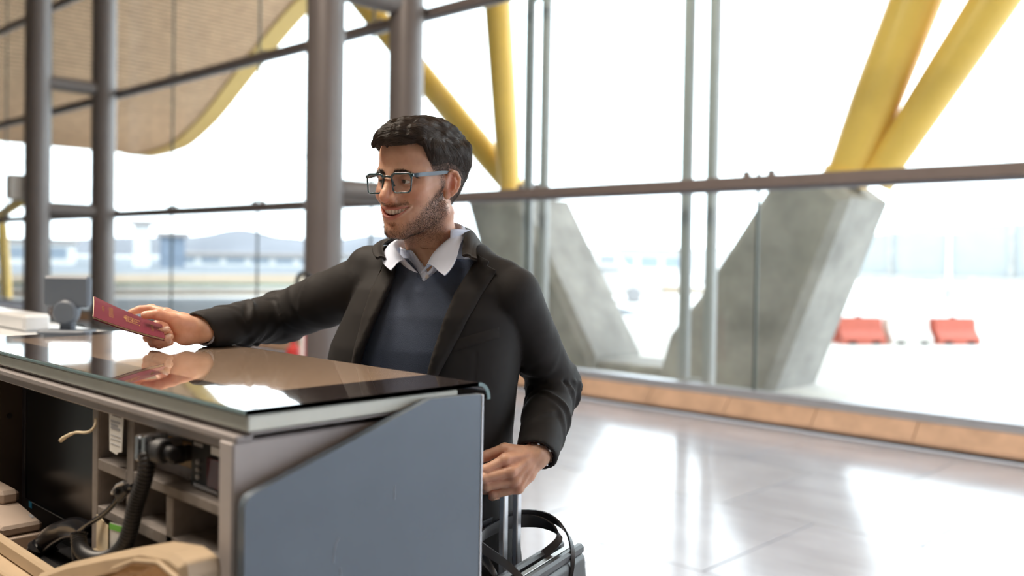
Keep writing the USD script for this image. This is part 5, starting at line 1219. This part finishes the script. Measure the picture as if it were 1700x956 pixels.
for txt, s_c, hgt in (('UNION', 0.13, 0.0050), ('ESPAÑA', 0.24, 0.0090), ('PASAPORTE', 0.84, 0.0052)):
    obj('lettering', on_cover(meshkit.text_mesh(txt, hgt, 0.0002), s_c, 0.5), LOOKS['gold_print'], fc)
ring = lambda r0, r1, x=0, y=0: sg.Point(x, y).buffer(r1, 16).difference(sg.Point(x, y).buffer(r0, 16))
em = [sg.Polygon([(-.009, .010), (.009, .010), (.009, -.004), (.0, -.013), (-.009, -.004)]).difference(sg.Polygon([(-.0075, .0085), (.0075, .0085), (.0075, -.003), (.0, -.011), (-.0075, -.003)])), sg.box(-.0008, -.011, .0008, .0085), sg.box(-.0075, -.0005, .0075, .0009), ring(.0022, .0034, 0, -.001),
      sg.box(-.0145, -.014, -.0118, .012), sg.box(.0118, -.014, .0145, .012), sg.box(-.0165, .012, -.0100, .0142), sg.box(.0100, .012, .0165, .0142), sg.box(-.0165, -.0165, -.0100, -.0140), sg.box(.0100, -.0165, .0165, -.0140),
      sg.Polygon([(-.008, .012), (-.010, .019), (-.005, .016), (0, .0205), (.005, .016), (.010, .019), (.008, .012)])]
from shapely.ops import unary_union
emb = cat_([trimesh.creation.extrude_polygon(g, 0.0002, engine='earcut') for g in getattr(unary_union(em), 'geoms', [unary_union(em)])])
obj('crest', on_cover(emb, 0.54, 0.5), LOOKS['gold_print'], fc)
chip = cat_([trimesh.creation.extrude_polygon(g, 0.0002, engine='earcut') for g in (ring(.0013, .0022), sg.box(-.005, -.0034, .005, -.0028), sg.box(-.005, .0028, .005, .0034))])
obj('chip_symbol', on_cover(chip, 0.93, 0.5), LOOKS['gold_print'], fc)

# ---------------------------------------------------------------- trolley case with the leather bag slung on its handle
look('tube_alu', (0.62, 0.63, 0.66), rough=0.28, metal=0.9)
look('case_shell', (0.030, 0.032, 0.036), rough=0.45, bump=0.1)
look('bag_leather', (0.020, 0.020, 0.023), rough=0.36, var=0.2, scale=14, bump=0.10, bscale=90, coat=0.10, coat_rough=0.2)
look('zip_metal', (0.35, 0.34, 0.33), rough=0.3, metal=0.9)
T1, T2 = np.array([-1.2275, 1.2690, 0.0]), np.array([-1.2415, 1.3212, 0.0])
ax_ = (T2 - T1) / np.linalg.norm(T2 - T1); nx_ = np.array([-ax_[1], ax_[0], 0.0]); nx_ = nx_ if nx_[0] > 0 else -nx_
mid = (T1 + T2) / 2
CASE_R = np.array([ax_, nx_, [0, 0, 1.0]]).T             # x along the handle, y to the right
def cs(p): return mid + np.asarray(p, float) @ CASE_R.T
case = thing('trolley_case', 'dark trolley suitcase with a pulled out silver handle beside the man', 'suitcase', tuple(mid))
def csobj(name, m, mat, smooth=False, label=None, root=case):
    m = m.copy(); m.vertices = m.vertices @ CASE_R.T; return obj(name, m, LOOKS[mat], root, smooth=smooth, label=label)
HALF = np.linalg.norm(T2 - T1) / 2
for x in (-HALF, HALF):
    csobj('handle_tube', span((x - .0085, -.006, .58), (x + .0085, .006, 1.088), .002), 'tube_alu', label='silver telescopic tube')
    csobj('tube_sleeve', span((x - .011, -.0085, .585), (x + .011, .0085, .80), .002), 'tube_alu')
csobj('grip', cyl((-HALF - .004, 0, 1.090), (HALF + .012, 0, 1.090), 0.0095, 20, bevel=.003), 'black_plastic', smooth=30)
csobj('shell', box((0, 0.115, 0.335), (0.36, 0.20, 0.50), 0.035), 'case_shell', smooth=30)
csobj('zip_band', box((0, 0.115, 0.335), (0.364, 0.012, 0.504), 0.036 if False else 0.02), 'black_plastic')
for y in (.06, .10, .14, .18): csobj('rib', cat_([span((-0.12, y, .584), (0.12, y + .012, .588), .001)]), 'case_shell')
csobj('top_grab', tube(smooth_path([(-.07, .115, .585), (-.05, .115, .606), (.05, .115, .606), (.07, .115, .585)], 16), .007, 10), 'black_plastic', smooth=30)
for x in (-.14, .14):
    for y in (.045, .185):
        csobj('wheel', cyl((x - .011, y, .0255), (x + .011, y, .0255), .025, 20, bevel=.004), 'rubber', smooth=30)
        csobj('wheel_fork', span((x - .016, y - .012, .03), (x + .016, y + .012, .095), .003), 'black_plastic')
# leather bag: stands on the case, leaning against the tubes
BC = cs([-0.01, 0.066, 0.0]); bag = thing('leather_bag', 'black leather briefcase with looped handles standing on the trolley case', 'bag', tuple(BC))
def bgobj(name, m, mat, smooth=False, label=None):
    m = m.copy(); m.vertices = m.vertices @ CASE_R.T; return obj(name, m, LOOKS[mat], bag, smooth=smooth, label=label)
zb, zt = 0.6115, 0.925
def bag_sdf(p):
    zz = np.clip((p[:, 2] - zb) / (zt - zb), 0, 1); half = 0.052 - 0.018 * zz ** 1.6
    d = np.maximum(np.maximum(np.abs(p[:, 0]) - 0.155, np.abs(p[:, 1]) - half), np.abs(p[:, 2] - (zb + zt) / 2) - (zt - zb) / 2)
    q = np.abs(np.c_[p[:, 0], p[:, 1], p[:, 2] - (zb + zt) / 2]) - np.c_[np.full(len(p), .155 - .014), half - .014, np.full(len(p), (zt - zb) / 2 - .014)]
    d = np.linalg.norm(np.maximum(q, 0), axis=1) + np.minimum(q.max(1), 0) - .014
    return d + 0.004 * (meshkit.noise(p * [9, 20, 11] + 3, 6) - 0.5)
bgobj('bag_body', mesh_sdf(bag_sdf, (-.21, -.09, zb - .02), (.21, .09, zt + .02), .006), 'bag_leather', smooth=True)
for y in (-.022, .022): bgobj('top_ridge', span((-.150, y - .009, zt - .004), (.150, y + .009, zt + .016), .005), 'bag_leather')
bgobj('zip', span((-.146, -.006, zt), (.146, .006, zt + .010), .001), 'zip_metal')
for sx in (-1, 1):
    bgobj('end_panel', span((sx * .155 - .004, -.030, zb + .03), (sx * .155 + .004, .030, zt - .02), .003), 'bag_leather')
def strap(P, w, mat='bag_leather'):
    P = smooth_path(P, 44); t = np.gradient(P, axis=0); t /= np.linalg.norm(t, axis=1, keepdims=True); out = []
    rows = []
    for o in (-1, 1): rows.append(P + np.array([0, 0, 1.0]) * o * w / 2 * (1 - np.abs(t[:, 2:3]) * 0.8) + np.c_[-t[:, 1], t[:, 0], 0 * t[:, 0]] * o * w / 2 * np.abs(t[:, 2:3]) * 0.8)
    m = np.array([rows[0] * (1 - s) + rows[1] * s for s in np.linspace(0, 1, 4)])
    return sheet(m, .0035)
H = lambda pts: [(x + .01, y - .066, z) for x, y, z in pts]
bgobj('handle', strap(H([(-.085, .030, .895), (-.096, .018, .938), (-.086, -.016, .966), (-.048, -.040, .978), (.0, -.040, .984), (.045, -.030, .987), (.078, -.004, .987), (.092, .034, .982), (.086, .066, .966), (.060, .058, .945), (.030, .034, .905)]), .026), 'bag_leather', smooth=30, label='leather handle looped round the silver tubes')
bgobj('handle', strap(H([(-.085, .108, .860), (-.098, .100, .915), (-.108, .050, .962), (-.098, -.010, .982), (-.055, -.048, .990), (.0, -.049, .994), (.052, -.038, .996), (.092, -.004, .996), (.106, .040, .990), (.094, .085, .960), (.068, .103, .915), (.055, .106, .860)]), .022), 'bag_leather', smooth=30, label='leather handle falling over the zip')
for x in (-.075, .065):
    for y in (-.042, .042): bgobj('handle_tab', turned(box((0, 0, 0), (.030, .005, .05), .002), rot((1, 0, 0), 9 * (1 if y > 0 else -1)), (x, y * 0.98, .86)), 'bag_leather')
# ---------------------------------------------------------------- things outside and behind
def barrier(p, ang, mat, label):
    t = thing('traffic_barrier', label, 'barrier', (*p, -0.02), ang, group='traffic barriers on the apron')
    prof = sg.Polygon([(-.26, 0), (.26, 0), (.26, .12), (.12, .28), (.09, .50), (-.09, .50), (-.12, .28), (-.26, .12)])
    m = prism(prof, -.43, .43, 'yz'); obj('shell', m, LOOKS[mat], t)
    obj('filler_cap', cyl((0, 0, .50), (0, 0, .53), .06, 16, bevel=.01), LOOKS['rubber'], t, smooth=30)
    for x in (-.24, .24): obj('fork_slot', span((x - .09, -.262, .0), (x + .09, .262, .07)), LOOKS['rubber'], t)
    for s in (-1, 1): obj('coupling', cyl((s * .445, 0, .05), (s * .445, 0, .46), .035, 14, bevel=.01), LOOKS[mat], t, smooth=30)
A0, A1 = np.array([-7.75, 16.9]), np.array([-4.9, 20.6]); dv = (A1 - A0) / np.linalg.norm(A1 - A0); an = math.degrees(math.atan2(dv[1], dv[0]))
for i, (mt, lb) in enumerate([('barrier_red', 'red plastic traffic barrier on the apron, left end of the short row'), ('barrier_white', 'white plastic traffic barrier between the two red ones on the apron'), ('barrier_red', 'red plastic traffic barrier on the apron, right end of the short row')]):
    q = A0 + dv * (0.55 + 0.985 * i); barrier(q, an, mt, lb)
def pole(p, h, label):
    t = thing('lamp_post', label, 'lamp post', (*p, -0.02))
    obj('mast', cyl((0, 0, 0), (0, 0, h), .11, 16, r2=.06), LOOKS['barrier_white'], t, smooth=40)
    obj('base', cyl((0, 0, 0), (0, 0, .5), .2, 16, bevel=.03), LOOKS['concrete'], t, smooth=40)
    obj('lamp_head', span((-.5, -.12, h - .02), (.5, .12, h + .10), .03), LOOKS['barrier_white'], t)
pole((-14.0, 42.0), 2.9, 'slim white lamp post on the apron behind the red and white barriers')
pole((-8.4, 46.0), 3.0, 'slim white lamp post on the apron near the right edge of the view')
# curved hangar roof far right
us_ = np.linspace(0, np.pi, 40); R_ = 26.0
hp_ = sg.Polygon([(R_ * math.cos(a), 5.2 * math.sin(a) ** .8 - .1) for a in us_])
t = thing('curved_hangar', 'low curved grey hangar roof beyond the traffic barriers', 'hangar', (-18, 92, 0))
look('hangar_grey', (0.34, 0.36, 0.37), rough=0.8, var=0.1, scale=.3)
obj('roof', prism(hp_, -8, 8), LOOKS['hangar_grey'], t, smooth=30)
obj('kerb', span((-27, -9, -.1), (27, 9, .5), .05), LOOKS['concrete'], t)
for x in np.arange(-20, 21, 5.0):
    h = 5.2 * math.sin(math.acos(x / R_)) ** .8
    obj('rib', span((x - .15, -8.3, 0), (x + .15, -7.9, h)), LOOKS['concrete'], t)
# far terminal blocks on the left
look('far_slate', (0.17, 0.21, 0.27), rough=0.8)
def block(p, size, ang, label, mat='far_building', nx=8, nz=2, glass='far_glass'):
    t = thing('terminal_building', label, 'building', (*p, 0), ang)
    x, y, z = size
    obj('walls', span((-x / 2, -y / 2, -.1), (x / 2, y / 2, z), .05), LOOKS[mat], t)
    obj('roof', span((-x / 2 - .4, -y / 2 - .4, z), (x / 2 + .4, y / 2 + .4, z + .45), .05), LOOKS['far_roof'], t)
    for k in range(nz):
        for i in range(nx):
            w = x / nx; zz = z * (k + .30) / nz
            obj('window', span((-x / 2 + i * w + .12 * w, -y / 2 - .06, zz), (-x / 2 + (i + 1) * w - .12 * w, -y / 2 + .02, zz + z / nz * .5)), LOOKS[glass], t)
    return t
block((-89.0, 40.3), (1.55, 3, 4.1), 65, 'narrow white tower block beside the blue-grey hall far left', nx=1, nz=1, glass='far_building')
block((-88.2, 43.0), (2.3, 4, 3.0), 65, 'blue-grey flat hall next to the white tower block far left', mat='far_slate', nx=2, nz=1, glass='far_slate')
block((-104, 33.0), (12, 8, 2.2), 65, 'low terminal block between the two left columns', nx=6, nz=1)
block((-95, 60.0), (24, 8, 1.15), 60, 'long low pale building beneath the hills', mat='far_building', nx=9, nz=1)
block((-62, 84.0), (26, 9, 2.3), 45, 'low pale building on the far side of the apron right of the man', nx=10, nz=1)
# hills
def ridge(name, a, b, h, seed, label):
    a, b = np.array(a, float), np.array(b, float); n = 90; s = np.linspace(0, 1, n); P = a + (b - a) * s[:, None]
    hh = h * (0.35 + 0.9 * meshkit.fbm(np.c_[s * 6, 0 * s, 0 * s], 4, seed)) * np.sin(np.pi * np.clip(s, .02, .98)) ** .35
    d = (b - a) / np.linalg.norm(b - a); nrm = np.array([-d[1], d[0]])
    rows = []
    for k, f in ((-1.0, 0.0), (-.5, .62), (0, 1.0), (.6, .5), (1.2, 0.0)):
        w = 60 * k * (1 + .25 * (meshkit.noise(np.c_[s * 14, 0 * s + k, 0 * s], seed + 3) - .5))
        rows.append(np.c_[P + nrm * w[:, None], hh * f * (1 + .2 * (meshkit.noise(np.c_[s * 18, 0 * s + 9 * k, 0 * s], seed) - .5)) - 1])
    return obj(name, sheet(np.array(rows)), LOOKS['far_hill'], smooth=True, label=label, cat='hill', kind='structure')
ridge('far_hills', (-640, 120), (-300, 420), 15, 5, 'low hazy hills on the horizon behind the passport')
ridge('far_hills', (-330, 420), (-40, 560), 13, 8, 'low hazy hills on the horizon behind the man and the concrete legs')
# service vehicles
look('van_glass', (0.32, 0.35, 0.38), rough=0.2)
def van(p, ang, label, L=4.6, H=2.0, mat='van_white'):
    t = thing('service_van', label, 'van', (*p, -0.02), ang)
    prof = sg.Polygon([(-L / 2, .35), (L / 2, .35), (L / 2, .95), (L / 2 - .75, 1.15), (L / 2 - 1.35, H), (-L / 2, H)]).buffer(-.08).buffer(.08)
    obj('body', prism(prof, -.9, .9), LOOKS[mat], t, smooth=30)
    obj('windscreen', prism([(L / 2 - .80, 1.17), (L / 2 - 1.32, H - .12), (L / 2 - 1.26, H - .10), (L / 2 - .72, 1.17)], -.8, .8), LOOKS['van_glass'], t)
    for s in (-1, 1): obj('side_window', span((L / 2 - 2.3, s * .9 - .012, 1.2), (L / 2 - 1.4, s * .9 + .012, H - .25), .004), LOOKS['van_glass'], t)
    for x in (-L / 2 + .9, L / 2 - .9):
        for s in (-1, 1): obj('wheel', cyl((x, s * .92 - .1, .28), (x, s * .92 + .1, .28), .28, 22, bevel=.05), LOOKS['key_grey'], t, smooth=30)
    obj('bumper', span((L / 2 - .05, -.85, .35), (L / 2 + .10, .85, .62), .04), LOOKS['key_grey'], t)
#van((-63, 29.5), 20, 'white service van on the grey road behind the passport hand', L=4.2, H=1.7)
van((-30.5, 38.0), 60, 'white service van parked beyond the left concrete leg')
van((-33.0, 54.0), 110, 'second white van farther back between the slim posts', H=2.3)
van((-20.5, 27.0), 35, 'low white ground vehicle near the plinth of the concrete pylon', L=3.0, H=1.35)
#van((-34, 16.5), 15, 'white service van left behind the counter, near the glass', L=4.8, H=1.25)
# hedge and wall along the road
t = thing('road_wall', 'low pale wall with green planting along the grass strip', 'wall', (-30.5, 21.5, 0), 66)
obj('coping', span((-13, -.15, 0), (13, .15, .25), .03), LOOKS['apron'], t); obj('planting', span((-13, .2, 0), (13, .7, .35), .15), LOOKS['green_hedge'], t)

# neighbouring counter with the back of a monitor, left behind
look('white_top', (0.70, 0.71, 0.72), rough=0.25, coat=0.4, var=0.04)
look('monitor_back', (0.105, 0.125, 0.155), rough=0.5, var=0.05)
t = thing('far_counter', 'white topped counter behind the far end of the dark one', 'counter', (-3.35, 0.95, -0.05))
obj('top', span((-.62, -.36, 1.255), (.62, .42, 1.285), .006), LOOKS['white_top'], t)
obj('body', span((-.60, -.33, .05), (.60, .39, 1.255), .006), LOOKS['mauve_paint'], t)
obj('raised_back', span((-.60, .18, 1.285), (-.06, .27, 1.345), .01), LOOKS['white_top'], t)
t = thing('desk_monitor', 'blue-grey monitor seen from the back on the white counter', 'monitor', (-3.245, 1.215, 1.2355), 44)
obj('casing', box((0, 0, .145), (.155, .035, .105), .008), LOOKS['monitor_back'], t)
obj('hump', lathe([(0, -.03), (.034, -.03), (.042, -.022), (.044, 0), (0, 0)], 28).apply_transform(np.vstack([np.c_[np.array([[1, 0, 0], [0, 0, 1], [0, 1, 0.]]), [0, 0.0, .075]], [0, 0, 0, 1]])), LOOKS['monitor_back'], t, smooth=30)
obj('neck', box((0, .0, .055), (.05, .03, .10), .008), LOOKS['monitor_back'], t)
obj('foot', box((0, -.005, .008), (.16, .10, .016), .005), LOOKS['monitor_back'], t)
t = thing('paper_stack', 'loose white papers lying on the far white counter', 'papers', (-3.12, .86, 1.2355), 20)
for k, (a, dx) in enumerate(((0, 0), (7, .01), (-5, -.012))): obj('sheet', turned(box((0, 0, 0), (.21, .297, .004)), rot((0, 0, 1), a), (dx, 0, .002 + .004 * k)), LOOKS['paper'], t)
# red extinguisher stand with a black ring on top, in front of the glass wall
look('stand_red', (0.50, 0.035, 0.03), rough=0.35, coat=0.4)
t = thing('extinguisher_stand', 'red fire extinguisher stand with a black ring on top, behind his forearm', 'extinguisher', (-6.88, 4.46, 0))
obj('cylinder', lathe([(0, .02), (.062, .02), (.070, .035), (.070, .62), (.058, .70), (.025, .735), (.022, .78), (0, .78)], 30), LOOKS['stand_red'], t, smooth=30)
obj('valve', span((-.03, -.03, .78), (.03, .03, .84), .006), LOOKS['black_plastic'], t)
obj('pole', cyl((0, .10, .0), (0, .10, 1.19), .020, 18), LOOKS['stand_red'], t, smooth=40)
aa = np.linspace(0, 2 * np.pi, 33); f = np.array([.722, .692])
obj('ring', tube(np.c_[.062 * np.cos(aa) * f[0], .10 + .062 * np.cos(aa) * f[1], 1.27 + .085 * np.sin(aa)], .020, 12, caps=False), LOOKS['black_plastic'], t, smooth=40)
obj('white_plate', box((.10, .02, .55), (.05, .012, .55), .004), LOOKS['barrier_white'], t)
obj('foot', cyl((0, .04, 0), (0, .04, .02), .17, 30, bevel=.005), LOOKS['black_plastic'], t, smooth=30)
# sign box on the far column and a yellow strut beyond it
t = thing('column_box', 'pale grey box fixed to the leftmost steel column', 'box', (-18.72, 6.36, 2.69))
obj('case', span((-.15, -.42, -.24), (.02, -.16, .24), .02), LOOKS['barrier_white'], t); obj('bracket', span((-.10, -.17, -.08), (.06, -.06, .08), .01), LOOKS['post_grey'], t)
strut((-31.0, 9.8, -0.1), (-31.55, 9.8, 2.50), 0.15, 0.16, 'lower yellow steel strut at the left edge of the view')
strut((-31.60, 9.8, 2.62), (-28.6, 9.85, 3.28), 0.15, 0.17, 'upper yellow steel strut bending right at the left edge of the view')
